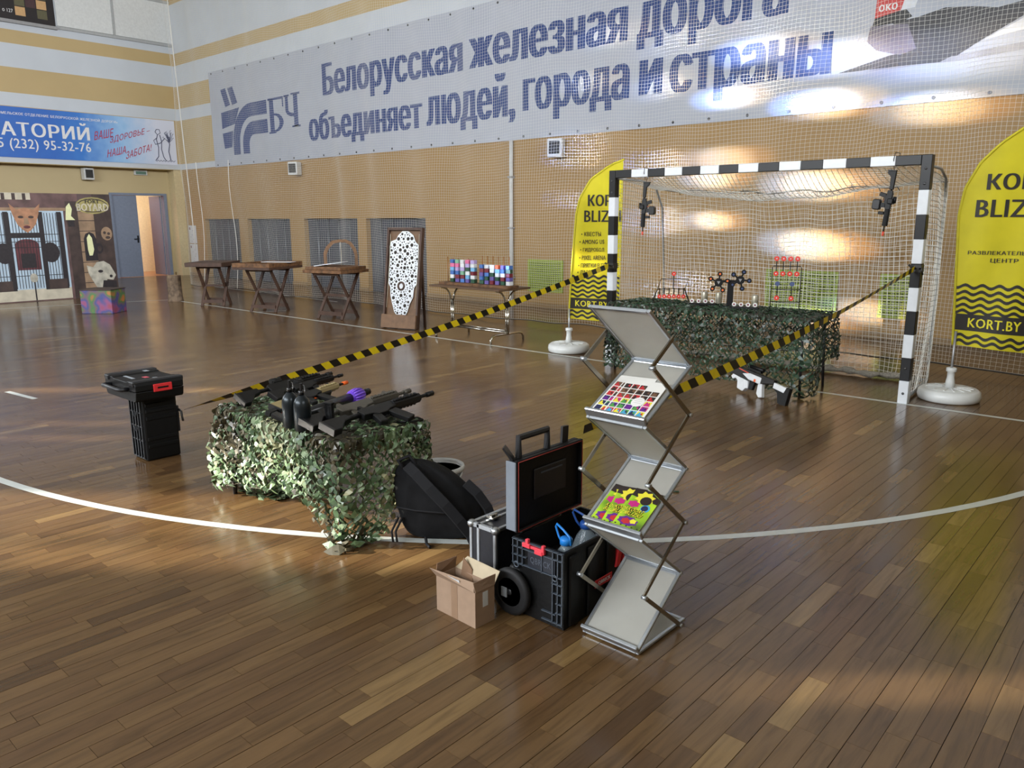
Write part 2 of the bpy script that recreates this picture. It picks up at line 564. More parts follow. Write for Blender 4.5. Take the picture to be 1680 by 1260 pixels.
# ---------------------------------------------------------------- floor of separate parquet strips
def wood_floor(name, per_object):
    m = bpy.data.materials.new(name)
    m.use_nodes = True
    nt = m.node_tree
    L = nt.links.new
    b = nt.nodes['Principled BSDF']
    g = nt.nodes.new('ShaderNodeNewGeometry')
    if per_object:
        src = nt.nodes.new('ShaderNodeObjectInfo').outputs['Random']
    else:
        src = g.outputs['Random Per Island']
    # grain: noise stretched along the strip, shifted for every strip
    mp = nt.nodes.new('ShaderNodeMapping')
    mp.inputs['Scale'].default_value = (34, 2.6, 1)
    L(g.outputs['Position'], mp.inputs['Vector'])
    mul = nt.nodes.new('ShaderNodeMath'); mul.operation = 'MULTIPLY'; mul.inputs[1].default_value = 57.0
    L(src, mul.inputs[0])
    cx = nt.nodes.new('ShaderNodeCombineXYZ')
    L(mul.outputs[0], cx.inputs[0]); L(mul.outputs[0], cx.inputs[1]); L(mul.outputs[0], cx.inputs[2])
    add = nt.nodes.new('ShaderNodeVectorMath'); add.operation = 'ADD'
    L(mp.outputs[0], add.inputs[0]); L(cx.outputs[0], add.inputs[1])
    n = nt.nodes.new('ShaderNodeTexNoise')
    n.inputs['Scale'].default_value = 1.0
    n.inputs['Detail'].default_value = 6
    n.inputs['Roughness'].default_value = 0.62
    n.inputs['Distortion'].default_value = 0.7
    L(add.outputs[0], n.inputs['Vector'])
    base = ramp_nodes(nt, [(0.0, rgb(80, 58, 37)), (0.10, rgb(94, 69, 44)), (0.5, rgb(101, 76, 48)), (0.90, rgb(109, 83, 53)), (1.0, rgb(134, 107, 69))], False)
    L(src, base.inputs['Fac'])
    gr = ramp_nodes(nt, [(0.26, (0.46, 0.44, 0.42)), (0.5, (0.90, 0.90, 0.90)), (0.72, (1.12, 1.12, 1.12))], False)
    L(n.outputs['Fac'], gr.inputs['Fac'])
    mx = nt.nodes.new('ShaderNodeMixRGB'); mx.blend_type = 'MULTIPLY'; mx.inputs[0].default_value = 0.8
    L(base.outputs[0], mx.inputs[1]); L(gr.outputs[0], mx.inputs[2])
    L(mx.outputs[0], b.inputs['Base Color'])
    n2 = nt.nodes.new('ShaderNodeTexNoise')
    n2.inputs['Scale'].default_value = 1.3
    n2.inputs['Detail'].default_value = 5
    L(g.outputs['Position'], n2.inputs['Vector'])
    rr = nt.nodes.new('ShaderNodeMapRange')
    rr.inputs['To Min'].default_value = 0.14
    rr.inputs['To Max'].default_value = 0.26
    L(n2.outputs['Fac'], rr.inputs['Value'])
    L(rr.outputs[0], b.inputs['Roughness'])
    b.inputs['Specular IOR Level'].default_value = 0.6
    bp = nt.nodes.new('ShaderNodeBump')
    bp.inputs['Strength'].default_value = 0.05
    bp.inputs['Distance'].default_value = 0.004
    L(n.outputs['Fac'], bp.inputs['Height'])
    L(bp.outputs['Normal'], b.inputs['Normal'])
    return m
M_PL1 = wood_floor('parquet_strip', True)
M_PL2 = wood_floor('parquet_strips_far', False)
mb = MB()
mb.box(XL - 0.2, XR + 0.3, YF - 0.3, YB + 0.4, -0.10, -0.004)
floor = tag(mb.build('floor', mat('dark_subfloor', (48, 34, 22), 0.6)), 'glossy brown parquet sports floor of short strips', kind='structure')
PW = 0.075
PX0, PX1, PY0, PY1 = XL, 6.0, -8.2, YB
LENS = [0.26, 0.34, 0.40, 0.46, 0.54]
planks = []
nrow = int((PX1 - PX0) / PW)
for i in range(nrow):
    y = PY0 - rnd.random() * 0.5
    g1 = 0.0012 if i % 3 == 0 else 0.0003
    while y < PY1:
        li = rnd.randrange(5)
        planks.append((PX0 + i * PW, y, li, g1))
        y += LENS[li]
def shown(pl):
    x, y, li, _ = pl
    q = [project((x + a * PW, y + b * LENS[li], 0)) for a, b in ((0, 0), (1, 0), (1, 1), (0, 1))]
    if any(c is None for c in q):
        return 0
    mx_ = sum(c[0] for c in q) / 4; my_ = sum(c[1] for c in q) / 4
    if not (10 < mx_ < 1670 and 10 < my_ < 1250):
        return 0
    if 640 < mx_ < 1125 and 760 < my_ < 1040:
        return 0
    return abs(sum(q[k][0] * q[(k + 1) % 4][1] - q[(k + 1) % 4][0] * q[k][1] for k in range(4))) / 2
order = sorted(range(len(planks)), key=lambda k: -shown(planks[k]))
near = set(order[:300])
pm = {}
def plank_faces(m_, x, y, li, g1):
    x0, x1 = x + g1, x + PW - 0.0004
    y0, y1 = y + 0.0002, min(y + LENS[li] - 0.0002, PY1)
    e = 0.0005
    m_.add([(x0, y0, -0.0045), (x1, y0, -0.0045), (x1, y1, -0.0045), (x0, y1, -0.0045),
            (x0 + e, y0 + e, 0), (x1 - e, y0 + e, 0), (x1 - e, y1 - e, 0), (x0 + e, y1 - e, 0)],
           [(4, 5, 6, 7), (0, 1, 5, 4), (1, 2, 6, 5), (2, 3, 7, 6), (3, 0, 4, 7)])
far = MB()
for k, (x, y, li, g1) in enumerate(planks):
    if k in near:
        key = (li, g1)
        if key not in pm:
            t_ = MB(); plank_faces(t_, 0, 0, li, g1)
            pm[key] = t_.mesh('plank', M_PL1)
        o = put('plank', pm[key], floor)
        o.location = (x, y, 0)
    else:
        plank_faces(far, x, y, li, g1)
fo = far.build('planks', M_PL2, floor, fix=False)
fo['kind'] = 'stuff'
# the rest of the hall floor, out of sight
mb = MB()
mb.box(PX1, XR, YF, YB, -0.004, 0.0); mb.box(XL, PX1, YF, PY0 - 0.5, -0.004, 0.0)
mb.build('floor_rest', mat('parquet_out_of_view', (106, 80, 48), 0.28, scale=9), floor)

# painted court lines
M_LINE = mat('white_court_paint', (196, 200, 196), 0.3, var=0.05, scale=14)
def strip(name, pts, w, z=0.0009):
    m_ = MB()
    vs = []
    n = len(pts)
    for i, p in enumerate(pts):
        a = Vector(pts[max(i - 1, 0)]); b = Vector(pts[min(i + 1, n - 1)])
        d = (b - a).normalized()
        s = Vector((-d.y, d.x))
        for k in (-1, 1):
            q = Vector(p) + s * (k * w / 2)
            vs.append((q.x, q.y, z))
    m_.add(vs, [(2 * i, 2 * i + 1, 2 * i + 3, 2 * i + 2) for i in range(n - 1)])
    o = m_.build(name, M_LINE, floor)
    return o
strip('goal_line', [(-12.2, 0.0), (XR - 0.5, 0.0)], 0.055)
strip('side_line', [(-12.2, 0.03), (-12.6, -1.0), (-13.2, -4.0), (-13.4, -8.0)], 0.05)
strip('goal_area_line', [(-7.0, -5.9)] + [(-3.0 + 6.15 * math.cos(a), 0.25 + 6.15 * math.sin(a)) for a in [-PI / 2 + PI / 2 * i / 40 for i in range(41)]], 0.055)
strip('line_dash', [(-4.92, -4.97), (-4.38, -4.90)], 0.05)
strip('corner_mark', [(-8.95, 0.05), (-8.75, 0.45)], 0.03)
strip('rear_line', [(-14.5, 2.15), (-9.3, 1.95)], 0.04)
# ================================================================== THINGS ON THE WALLS
M_BAN = mat('banner_vinyl', (172, 177, 188), 0.45, var=0.03, scale=3)
M_NAVY = mat('navy_print', (14, 54, 116), 0.45, var=0.05)
M_GROM = mat('eyelet_metal', (60, 60, 64), 0.3, 0.8)
BX0, BX1, BZ0, BZ1 = -16.98, 6.5, 2.955, 5.35
ban = thing('wall_banner', 'long white banner with navy railway slogan and train picture', 'banner', (BX0, YB - 0.012, BZ0))
mb = MB(); mb.box(0, BX1 - BX0, -0.006, 0.006, 0, BZ1 - BZ0)
mb.build('banner_sheet', M_BAN, ban)
mb = MB()
for i in range(40):
    x = 0.15 + i * 0.6
    for z in (0.05, BZ1 - BZ0 - 0.05):
        mb.cyl((x, -0.007, z), (x, -0.013, z), 0.022, 8)
o = mb.build('eyelets', M_GROM, ban); o['kind'] = 'stuff'
def on_ban(x0, x1, z0, z1, y=-0.0085):
    return lambda u, v: (x0 - BX0 + (x1 - x0) * u, y, z0 - BZ0 + (z1 - z0) * v)
# words: (word, left, right, bottom, top)
WORDS1 = [('Белорусская', -11.95, -7.52, 4.09, 4.94), ('железная', -7.36, -3.89, 4.28, 4.80), ('дорога', -3.72, -1.33, 4.08, 4.80)]
WORDS2 = [('объединяет', -12.56, -8.67, 3.22, 3.97), ('людей,', -8.56, -6.22, 3.22, 4.12), ('города', -6.05, -3.83, 3.24, 3.96), ('и', -3.66, -3.24, 3.45, 3.96), ('страны', -3.12, -0.70, 3.24, 3.96)]
for w_, a, b, z0, z1 in WORDS1 + WORDS2:
    mb = MB()
    text(mb, w_, on_ban(a, b, z0, z1), 0, bold=0.145, res=3)
    mb.build('lettering', M_NAVY, ban, fix=False)
# railway emblem: two tie bars, two rail bars, two curved rails
def lp(pts, y=-0.0085):
    return [(x - BX0, y, z - BZ0) for x, z in pts]
mb = MB()
mb.poly(lp([(-16.42, 4.86), (-16.17, 4.88), (-15.98, 4.46), (-16.22, 4.42)]))
mb.poly(lp([(-16.07, 4.87), (-15.82, 4.89), (-15.62, 4.48), (-15.88, 4.44)]))
mb.poly(lp([(-16.46, 4.30), (-15.55, 4.36), (-15.80, 3.98), (-16.46, 3.90)]))
mb.poly(lp([(-16.46, 3.78), (-15.92, 3.82), (-16.02, 3.42), (-16.40, 3.40)]))
def curved(xr, zt, zb, x_l0, x_l1, zbot, rr):
    top = []
    outer = [(xr, zt)] + [(x_l0 + rr - rr * math.sin(t), zt - rr + rr * math.cos(t)) for t in [PI / 2 * i / 8 for i in range(9)]] + [(x_l0, zbot)]
    w = x_l1 - x_l0
    r2 = max(rr - w, 0.06)
    inner = [(xr, zb)] + [(x_l1 + r2 - r2 * math.sin(t), zb - r2 + r2 * math.cos(t)) for t in [PI / 2 * i / 8 for i in range(9)]] + [(x_l1, zbot)]
    n = len(outer)
    m_ = []
    for i in range(n - 1):
        mb.add(lp([outer[i], outer[i + 1], inner[i + 1], inner[i]]), [(0, 1, 2, 3)])
curved(-14.28, 4.42, 4.10, -15.95, -15.62, 3.22, 0.95)
curved(-14.28, 3.98, 3.66, -15.48, -15.17, 3.22, 0.55)
mb.build('rail_emblem', M_NAVY, ban, fix=False)
mb = MB()     # serif letters of the emblem
def rect(a, b, c, d):
    mb.add(lp([(a, c), (b, c), (b, d), (a, d)]), [(0, 1, 2, 3)])
rect(-14.22, -13.92, 3.62, 3.66); rect(-14.16, -13.98, 3.66, 4.40); rect(-14.22, -13.55, 4.38, 4.43); rect(-13.60, -13.55, 4.20, 4.40)
for k in range(12):
    t0, t1 = -PI / 2 + PI * k / 12, -PI / 2 + PI * (k + 1) / 12
    o_ = [(-13.98 + 0.40 * math.cos(t), 3.86 + 0.22 * math.sin(t)) for t in (t0, t1)]
    i_ = [(-13.98 + 0.23 * math.cos(t), 3.86 + 0.17 * math.sin(t)) for t in (t0, t1)]
    mb.add(lp([o_[0], o_[1], i_[1], i_[0]]), [(0, 1, 2, 3)])
rect(-13.22, -12.88, 3.70, 3.74); rect(-13.13, -12.96, 3.70, 4.44); rect(-13.22, -12.86, 4.42, 4.46)
rect(-13.52, -13.30, 4.40, 4.44); rect(-13.47, -13.35, 4.10, 4.42)
for k in range(8):
    t0, t1 = PI + PI / 2 * k / 8, PI + PI / 2 * (k + 1) / 8
    o_ = [(-13.13 + 0.34 * math.cos(t), 4.10 + 0.16 * math.sin(t)) for t in (t0, t1)]
    i_ = [(-13.13 + 0.22 * math.cos(t), 4.10 + 0.08 * math.sin(t)) for t in (t0, t1)]
    mb.add(lp([o_[0], o_[1], i_[1], i_[0]]), [(0, 1, 2, 3)])
mb.build('emblem_letters', M_NAVY, ban, fix=False)
# train picture: nose of a dark express with red cab panel on pale track bed
mb = MB()
def pp(pts, y, mi):
    mb.poly(lp(pts, y), mi)
pp([(-0.30, 3.40), (0.6, 3.46), (1.45, 3.52), (6.4, 3.8), (6.4, 3.66), (1.45, 3.44), (0.9, 3.40)], -0.0082, 3)
pp([(-0.60, 3.42), (0.02, 3.56), (0.30, 3.60), (0.72, 3.46), (0.60, 3.41), (0.1, 3.42)], -0.0086, 0)
pp([(-0.24, 3.94), (-0.27, 3.76), (-0.15, 3.64), (0.14, 3.55), (0.32, 3.60), (0.20, 3.90)], -0.0089, 1)
pp([(0.02, 3.94), (0.30, 3.96), (0.60, 4.02), (0.92, 3.98), (1.15, 3.93), (1.45, 3.97), (2.4, 4.16), (6.4, 4.75), (6.4, 4.2), (2.4, 3.98), (1.41, 3.80), (1.02, 3.60), (0.78, 3.46), (0.55, 3.47), (0.34, 3.52), (0.16, 3.64), (0.10, 3.80)], -0.0087, 0)
pp([(-0.22, 3.93), (-0.20, 4.02), (0.16, 4.08), (0.24, 3.98), (0.12, 3.93)], -0.0090, 4)
pp([(-0.20, 4.02), (-0.19, 4.24), (-0.08, 4.50), (0.22, 4.52), (0.16, 4.28), (0.10, 4.07)], -0.0092, 2)
pp([(0.10, 4.07), (0.16, 4.28), (0.22, 4.52), (0.42, 4.54), (0.30, 4.20), (0.26, 4.08)], -0.0093, 5)
pp([(-0.16, 4.30), (-0.06, 4.34), (0.0, 4.48), (-0.08, 4.48)], -0.0094, 4)
pp([(1.05, 3.60), (1.42, 3.78), (2.4, 3.92), (2.4, 3.80), (1.5, 3.66)], -0.0085, 5)
mb.build('train_picture', [mat('print_charcoal', (46, 44, 48), 0.45, var=0.3, scale=3), mat('print_mauve_grey', (112, 106, 122), 0.45),
                           mat('print_red', (196, 48, 44), 0.45), mat('print_pale_grey', (150, 150, 156), 0.45, var=0.15, scale=4), mat('print_black', (16, 16, 18), 0.45), mat('print_snow', (214, 218, 224), 0.45)], ban, fix=False)
mb = MB(); text(mb, 'око', on_ban(-0.16, 0.06, 4.09, 4.17, -0.0096), bold=0.050)
mb.build('print_word', mat('print_white', (225, 225, 225), 0.5), ban, fix=False)

# ---------------------------------------------------------------- blue banner on the jutting left wall
def grad_mat(name, axis, a, b, stops, wave=True):
    m = bpy.data.materials.new(name)
    m.use_nodes = True
    nt = m.node_tree
    bs = nt.nodes['Principled BSDF']; bs.inputs['Roughness'].default_value = 0.45
    tc = nt.nodes.new('ShaderNodeTexCoord')
    s = nt.nodes.new('ShaderNodeSeparateXYZ')
    nt.links.new(tc.outputs['Object'], s.inputs[0])
    mr = nt.nodes.new('ShaderNodeMapRange')
    mr.inputs['From Min'].default_value = a; mr.inputs['From Max'].default_value = b
    nt.links.new(s.outputs[axis], mr.inputs['Value'])
    r = ramp_nodes(nt, stops, False)
    if wave:
        n = nt.nodes.new('ShaderNodeTexNoise'); n.inputs['Scale'].default_value = 5.0; n.inputs['Detail'].default_value = 5
        nt.links.new(tc.outputs['Object'], n.inputs['Vector'])
        ma = nt.nodes.new('ShaderNodeMath'); ma.operation = 'MULTIPLY_ADD'; ma.inputs[1].default_value = 0.22
        nt.links.new(n.outputs['Fac'], ma.inputs[0]); nt.links.new(mr.outputs[0], ma.inputs[2])
        sub = nt.nodes.new('ShaderNodeMath'); sub.operation = 'SUBTRACT'; sub.inputs[1].default_value = 0.11
        nt.links.new(ma.outputs[0], sub.inputs[0]); nt.links.new(sub.outputs[0], r.inputs['Fac'])
    else:
        nt.links.new(mr.outputs[0], r.inputs['Fac'])
    nt.links.new(r.outputs[0], bs.inputs['Base Color'])
    return m
LBY0, LBY1, LBZ0, LBZ1 = -4.0, 3.62, 3.09, 4.28
lb = thing('health_resort_banner', 'blue fading to white health resort banner with phone number on left wall', 'banner', (XU + 0.012, 0, LBZ0))
mb = MB(); mb.box(-0.006, 0.006, LBY0, LBY1, 0, LBZ1 - LBZ0)
mb.build('banner_sheet', grad_mat('blue_banner_print', 'Y', 0.4, 3.6, [(0.0, rgb(48, 104, 190)), (0.22, rgb(58, 122, 202)), (0.55, rgb(150, 190, 228)), (0.85, rgb(215, 220, 236))]), lb)
M_WPRINT = MATS['print_white']
def on_lb(y0, y1, z0, z1, x=0.009):
    return lambda u, v: (x, y0 + (y1 - y0) * u, z0 - LBZ0 + (z1 - z0) * v)
mb = MB()
text(mb, 'САНАТОРИЙ', on_lb(-1.72, 1.34, 3.60, 4.02), bold=0.050)
mb.build('lettering', M_WPRINT, lb, fix=False)
mb = MB(); text(mb, '5 (232) 95-32-76', on_lb(-0.78, 1.34, 3.24, 3.54), bold=0.037)
mb.build('phone_number', M_WPRINT, lb, fix=False)
mb = MB(); text(mb, 'ГОМЕЛЬСКОЕ ОТДЕЛЕНИЕ БЕЛОРУССКОЙ ЖЕЛЕЗНОЙ ДОРОГИ»', on_lb(-0.75, 2.08, 4.08, 4.17), bold=0.030, res=1)
mb.build('small_lettering', M_WPRINT, lb, fix=False)
M_CRIM = mat('print_crimson', (176, 40, 66), 0.45)
for w_, y0, y1, z0, z1, rise in (('ВАШЕ', 1.44, 1.92, 3.62, 3.84, 0.12), ('ЗДОРОВЬЕ –', 1.82, 2.90, 3.54, 3.74, 0.34), ('НАША', 1.72, 2.22, 3.20, 3.40, 0.14), ('ЗАБОТА!', 2.20, 2.90, 3.18, 3.38, 0.26)):
    mb = MB(); text(mb, w_, (lambda y0, y1, z0, z1, rise: lambda u, v: (0.009, y0 + (y1 - y0) * u + 0.04 * v, z0 - LBZ0 + (z1 - z0) * v + rise * u))(y0, y1, z0, z1, rise), bold=0.013)
    mb.build('slogan', M_CRIM, lb, fix=False)
# line-drawn emblem: standing figure with a branching tree
mb = MB()
def stroke(pts, w):
    mb.tube([(0.009, y, z - LBZ0) for y, z in pts], w, 4, smooth=False)
stroke([(3.06, 3.95), (3.10, 4.02), (3.18, 4.02), (3.20, 3.93), (3.12, 3.88), (3.06, 3.95)], 0.010)
stroke([(3.12, 3.88), (3.08, 3.75), (3.12, 3.55), (3.10, 3.30), (3.02, 3.20)], 0.012)
stroke([(3.18, 3.88), (3.22, 3.70), (3.20, 3.50), (3.24, 3.30), (3.30, 3.20)], 0.012)
stroke([(3.10, 3.80), (3.00, 3.72), (3.04, 3.62), (3.18, 3.66), (3.32, 3.80)], 0.010)
stroke([(3.44, 3.20), (3.40, 3.45), (3.44, 3.65), (3.38, 3.90)], 0.014)
for k in range(16):
    a = rnd.uniform(0, 2 * PI); r_ = rnd.uniform(0.06, 0.2)
    y, z = 3.40 + r_ * math.cos(a), 3.88 + r_ * math.sin(a) * 0.9
    stroke([(3.41, 3.70), ((3.41 + y) / 2 + 0.03, (3.7 + z) / 2), (y, z), (y + 0.03, z + 0.02)], 0.006)
for k in range(7):
    y = 3.0 + 0.08 * k
    stroke([(y, 3.20), (y + 0.04, 3.17), (y + 0.08, 3.21)], 0.007)
mb.build('tree_emblem', mat('print_ink_grey', (80, 84, 110), 0.5), lb)
# dark poster cut off by the picture's edge, high on the left wall
po = thing('dark_poster', 'black poster with brown checks high on left wall', 'poster', (XU + 0.02, 0, 6.28))
mb = MB(); mb.box(-0.01, 0.01, -2.4, 0.82, 0, 1.3)
mb.build('poster_sheet', mat('poster_black', (26, 20, 22), 0.4, var=0.3, scale=2), po)
mb = MB()
cols = [0, 1, 2, 3]
for r_ in range(4):
    for c_ in range(3):
        if (r_ + c_) % 2 == 0 or r_ > 0:
            y = -0.05 + c_ * 0.24; z = 0.12 + r_ * 0.22
            mb.add([(0.0115, y, z), (0.0115, y + 0.22, z), (0.0115, y + 0.22, z + 0.20), (0.0115, y, z + 0.20)], [(0, 1, 2, 3)], (r_ * 2 + c_) % 4)
mb.build('check_print', [mat('check_tan', (200, 160, 110), 0.5), mat('check_brown', (120, 66, 50), 0.5), mat('check_olive', (92, 88, 62), 0.5), mat('check_plum', (66, 40, 44), 0.5)], po, fix=False)
mb = MB(); text(mb, 'о 127', lambda u, v: (0.012, -0.32 + 0.22 * u, 0.16 + 0.08 * v), bold=0.025)
mb.build('lettering', M_WPRINT, po, fix=False)
# white closed shutters beside the poster
wn = thing('window_1', 'two white shutter panels in a frame high on left wall', None, (XU, 0.84, 6.28)); wn['kind'] = 'structure'
M_SHUT = mat('shutter_white', (214, 216, 214), 0.5)
M_TRIMG = mat('grey_trim', (150, 150, 150), 0.5)
for a, b in ((0.02, 1.36), (1.42, 2.92)):
    mb = MB(); mb.box(0.0, 0.03, a, b, 0.03, 1.05); mb.build('shutter_panel', M_SHUT, wn, 0.004)
mb = MB()
mb.box(0, 0.05, 0.0, 2.98, -0.05, 0.02); mb.box(0, 0.045, 1.36, 1.42, 0.02, 1.08); mb.box(0, 0.05, 2.92, 2.98, 0.02, 1.08); mb.box(0, 0.05, 0, 2.98, 1.05, 1.12)
mb.build('shutter_frame', mat('shutter_frame_grey', (168, 170, 170), 0.5), wn, 0.003)
mb = MB(); mb.box(XU, XU + 0.10, -3.0, 0.84, 6.20, 6.27)
tag(mb.build('trim_2', M_TRIMG), 'grey ledge under the black poster', kind='structure')

# ---------------------------------------------------------------- wall fittings
M_SPK = mat('speaker_case', (205, 206, 204), 0.5)
M_GRL = mat('speaker_grille', (48, 48, 48), 0.7, bump=0.4, scale=120)
def speaker(label, loc, rz, tilt=0.0):
    t = thing('wall_speaker', label, 'speaker', loc, rz)
    mb = MB(); mb.box(-0.13, 0.13, -0.24, -0.06, 0, 0.30)
    mb.build('speaker_case', M_SPK, t, 0.012, 2)
    mb = MB(); mb.box(-0.095, 0.095, -0.252, -0.241, 0.05, 0.26)
    mb.build('speaker_grille', M_GRL, t, 0.003)
    mb = MB(); mb.box(-0.05, 0.05, -0.06, 0.0, 0.08, 0.2); mb.cyl((0, -0.04, 0.06), (0, -0.04, 0.26), 0.012, 8)
    mb.build('wall_bracket', M_DKMET, t)
    return t
speaker('white wall speaker below the banner, above the long tables', (-13.1, YB, 2.60), 0.35)
speaker('white wall speaker above the left yellow flag', (-5.25, YB, 2.60), 0.35)
speaker('white wall speaker left of the door, above the painted backdrop', (XL, 1.27, 2.62), PI / 2 + 0.1)
t = thing('emergency_light', 'flat green fronted emergency light above the doorway', 'light fixture', (XL, 2.72, 2.80))
mb = MB(); mb.box(0.001, 0.07, -0.18, 0.18, 0, 0.14); mb.build('housing', M_SPK, t, 0.01)
mb = MB(); mb.box(0.071, 0.076, -0.14, 0.14, 0.02, 0.10); mb.build('front_panel', mat('sign_green', (96, 128, 112), 0.4), t)
# white downpipe on the goal wall
t = thing('wall_pipe', 'white vertical pipe on the tan wall behind cube table', 'pipe', (-6.3, YB - 0.05, 0))
mb = MB(); mb.cyl((0, 0, 0.02), (0, 0, 2.95), 0.035, 12); mb.build('pipe', M_SPK, t)
for z in (0.5, 1.4, 2.3):
    mb = MB(); mb.box(-0.05, 0.05, -0.045, 0.048, z, z + 0.03); mb.build('pipe_clip', M_TRIMG, t)
# green ventilation grilles
M_GREEN = mat('grille_green', (156, 172, 66), 0.5)
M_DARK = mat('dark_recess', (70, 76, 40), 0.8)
for x0, x1, lab in ((-5.92, -5.12, 'green wall grille left of the left flag'), (-1.40, -0.38, 'green wall grille behind the goal net'), (0.16, 0.62, 'narrow green wall grille beside the right goal post')):
    t = thing('wall_grille', lab, 'grille', (x0, YB - 0.02, 0.29))
    w_ = x1 - x0; h_ = 0.57
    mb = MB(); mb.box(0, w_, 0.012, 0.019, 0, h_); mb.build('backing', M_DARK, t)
    mb = MB()
    mb.box(0, w_, -0.01, 0.018, 0, 0.03); mb.box(0, w_, -0.01, 0.018, h_ - 0.03, h_)
    mb.box(0, 0.03, -0.01, 0.018, 0.03, h_ - 0.03); mb.box(w_ - 0.03, w_, -0.01, 0.018, 0.03, h_ - 0.03)
    mb.build('frame', M_GREEN, t)
    n_ = 14
    mb0 = MB(); mb0.box(0.03, w_ - 0.03, -0.006, 0.011, -0.011, 0.011); me = mb0.mesh('slat', M_GREEN)
    for i in range(n_):
        s_ = put('slat', me, t); s_.location = (0, 0, 0.03 + (h_ - 0.06) * (i + 0.5) / n_)
    nv = int(w_ / 0.05)
    mb = MB()
    for i in range(1, nv):
        x = w_ * i / nv; mb.box(x - 0.006, x + 0.006, -0.012, -0.007, 0.03, h_ - 0.03)
    o = mb.build('grille_bars', M_GREEN, t); o['kind'] = 'stuff'
# paper notices taped one above the other beside the corner
for z0, z1, lab in ((0.92, 1.42, 'upper white paper notice with small sketches by the corner'), (0.38, 0.90, 'lower white paper notice with small sketches by the corner')):
    t = thing('paper_notice', lab, 'notice', (-18.60, YB - 0.008, z0))
    mb = MB(); mb.box(-0.22, 0.22, -0.002, 0.002, 0, z1 - z0); mb.build('paper_sheet', mat('paper_white', (206, 210, 214), 0.7, var=0.02), t)
    mb = MB()
    mb.box(-0.18, -0.12, -0.0035, -0.0025, z1 - z0 - 0.12, z1 - z0 - 0.05, 0)
    for k in range(6):
        a_ = rnd.uniform(-0.15, 0.1); mb.box(a_, a_ + rnd.uniform(0.04, 0.1), -0.0035, -0.0025, 0.05 + k * 0.06, 0.058 + k * 0.06, 1)
    mb.build('printed_marks', [mat('mark_maroon', (120, 60, 60), 0.6), mat('mark_grey', (110, 112, 116), 0.6)], t)
# ---------------------------------------------------------------- painted backdrop, colour-splashed box, stump
MX = -14.0
mu = thing('fort_backdrop', 'tall brown fortress gate backdrop panel standing left of the door', 'backdrop', (MX, 0, 0))
mb = MB(); mb.box(-0.03, 0.0, -3.4, -0.27, 0.0, 2.10)
mb.build('panel', mat('backdrop_brown', (84, 66, 66), 0.5, var=0.35, scale=2.2), mu)
P = [mat('bd_brown', (98, 74, 72), 0.5, var=0.4, scale=4), mat('bd_sky', (176, 196, 212), 0.5, var=0.12, scale=3), mat('bd_dark', (34, 28, 32), 0.5, var=0.3),
     mat('bd_sand', (196, 188, 168), 0.5, var=0.15, scale=6), mat('bd_stone', (150, 124, 98), 0.5, var=0.25, scale=5), mat('bd_gold', (158, 148, 92), 0.45, var=0.3, scale=9),
     mat('bd_face', (168, 122, 92), 0.5, var=0.25, scale=9), mat('bd_candle', (226, 228, 176), 0.5), mat('bd_bone', (178, 174, 160), 0.5, var=0.3, scale=8), mat('bd_umber', (62, 48, 44), 0.5, var=0.4, scale=5),
     mat('bd_maroon', (92, 44, 50), 0.5, var=0.3, scale=6)]
mb = MB()
lay = [0]
def fl(pts, mi):
    lay[0] += 1
    mb.poly([(0.0006 + lay[0] * 0.00005, y, z) for y, z in pts], mi)
def R4(y0, y1, z0, z1, mi):
    fl([(y0, z0), (y1, z0), (y1, z1), (y0, z1)], mi)
def ell(y, z, ry, rz_, mi, n=16):
    fl([(y + ry * math.cos(2 * PI * k / n), z + rz_ * math.sin(2 * PI * k / n)) for k in range(n)], mi)
R4(-3.4, -0.9, 0.0, 2.10, 0)
R4(-3.4, -1.75, 1.97, 2.10, 3)                       # pale top edge
for k in range(3): R4(-2.25 + k * 0.18, -2.19 + k * 0.18, 1.97, 2.09, 9)
R4(-3.4, -1.14, 1.76, 1.82, 4)                       # lintel
R4(-3.3, -1.19, 0.20, 1.76, 1)                       # bright court behind the gate
R4(-3.3, -1.19, 0.02, 0.24, 3)                       # sand
R4(-2.12, -1.70, 0.62, 1.10, 10)
ell(-1.91, 1.10, 0.21, 0.12, 10)
R4(-2.04, -1.78, 0.66, 0.94, 2)
for y in (-2.60, -2.10 - 0.12, -1.62, -1.28): R4(y - 0.045, y + 0.045, 0.22, 1.74, 2)
R4(-2.22, -1.62, 1.24, 1.34, 2)
for k in range(34):
    y = -2.95 + k * 0.052
    R4(y - 0.006, y + 0.006, 0.26, 1.72, 2)
for z in (0.50, 1.05, 1.16, 1.30): R4(-2.95, -1.24, z, z + 0.012, 2)
for y in (-2.32, -1.50):
    ell(y, 0.95, 0.16, 0.20, 2)
R4(-2.60, -2.24, 0.22, 0.42, 9); R4(-1.60, -1.26, 0.22, 0.42, 9)
# horned mask above the gate
fl([(-2.02, 1.78), (-2.14, 1.90), (-2.10, 1.70), (-2.03, 1.50), (-1.95, 1.40), (-1.87, 1.34), (-1.79, 1.40), (-1.71, 1.50), (-1.64, 1.70), (-1.60, 1.90), (-1.72, 1.78), (-1.87, 1.82)], 6)
ell(-1.96, 1.64, 0.05, 0.025, 9); ell(-1.78, 1.64, 0.05, 0.025, 9); ell(-1.87, 1.45, 0.06, 0.03, 10)
fl([(-1.90, 1.62), (-1.84, 1.62), (-1.82, 1.50), (-1.92, 1.50)], 4)
# small mask on a stake in the court
ell(-1.86, 0.46, 0.07, 0.09, 8); R4(-1.87, -1.845, -0.0 + 0.02, 0.38, 2)
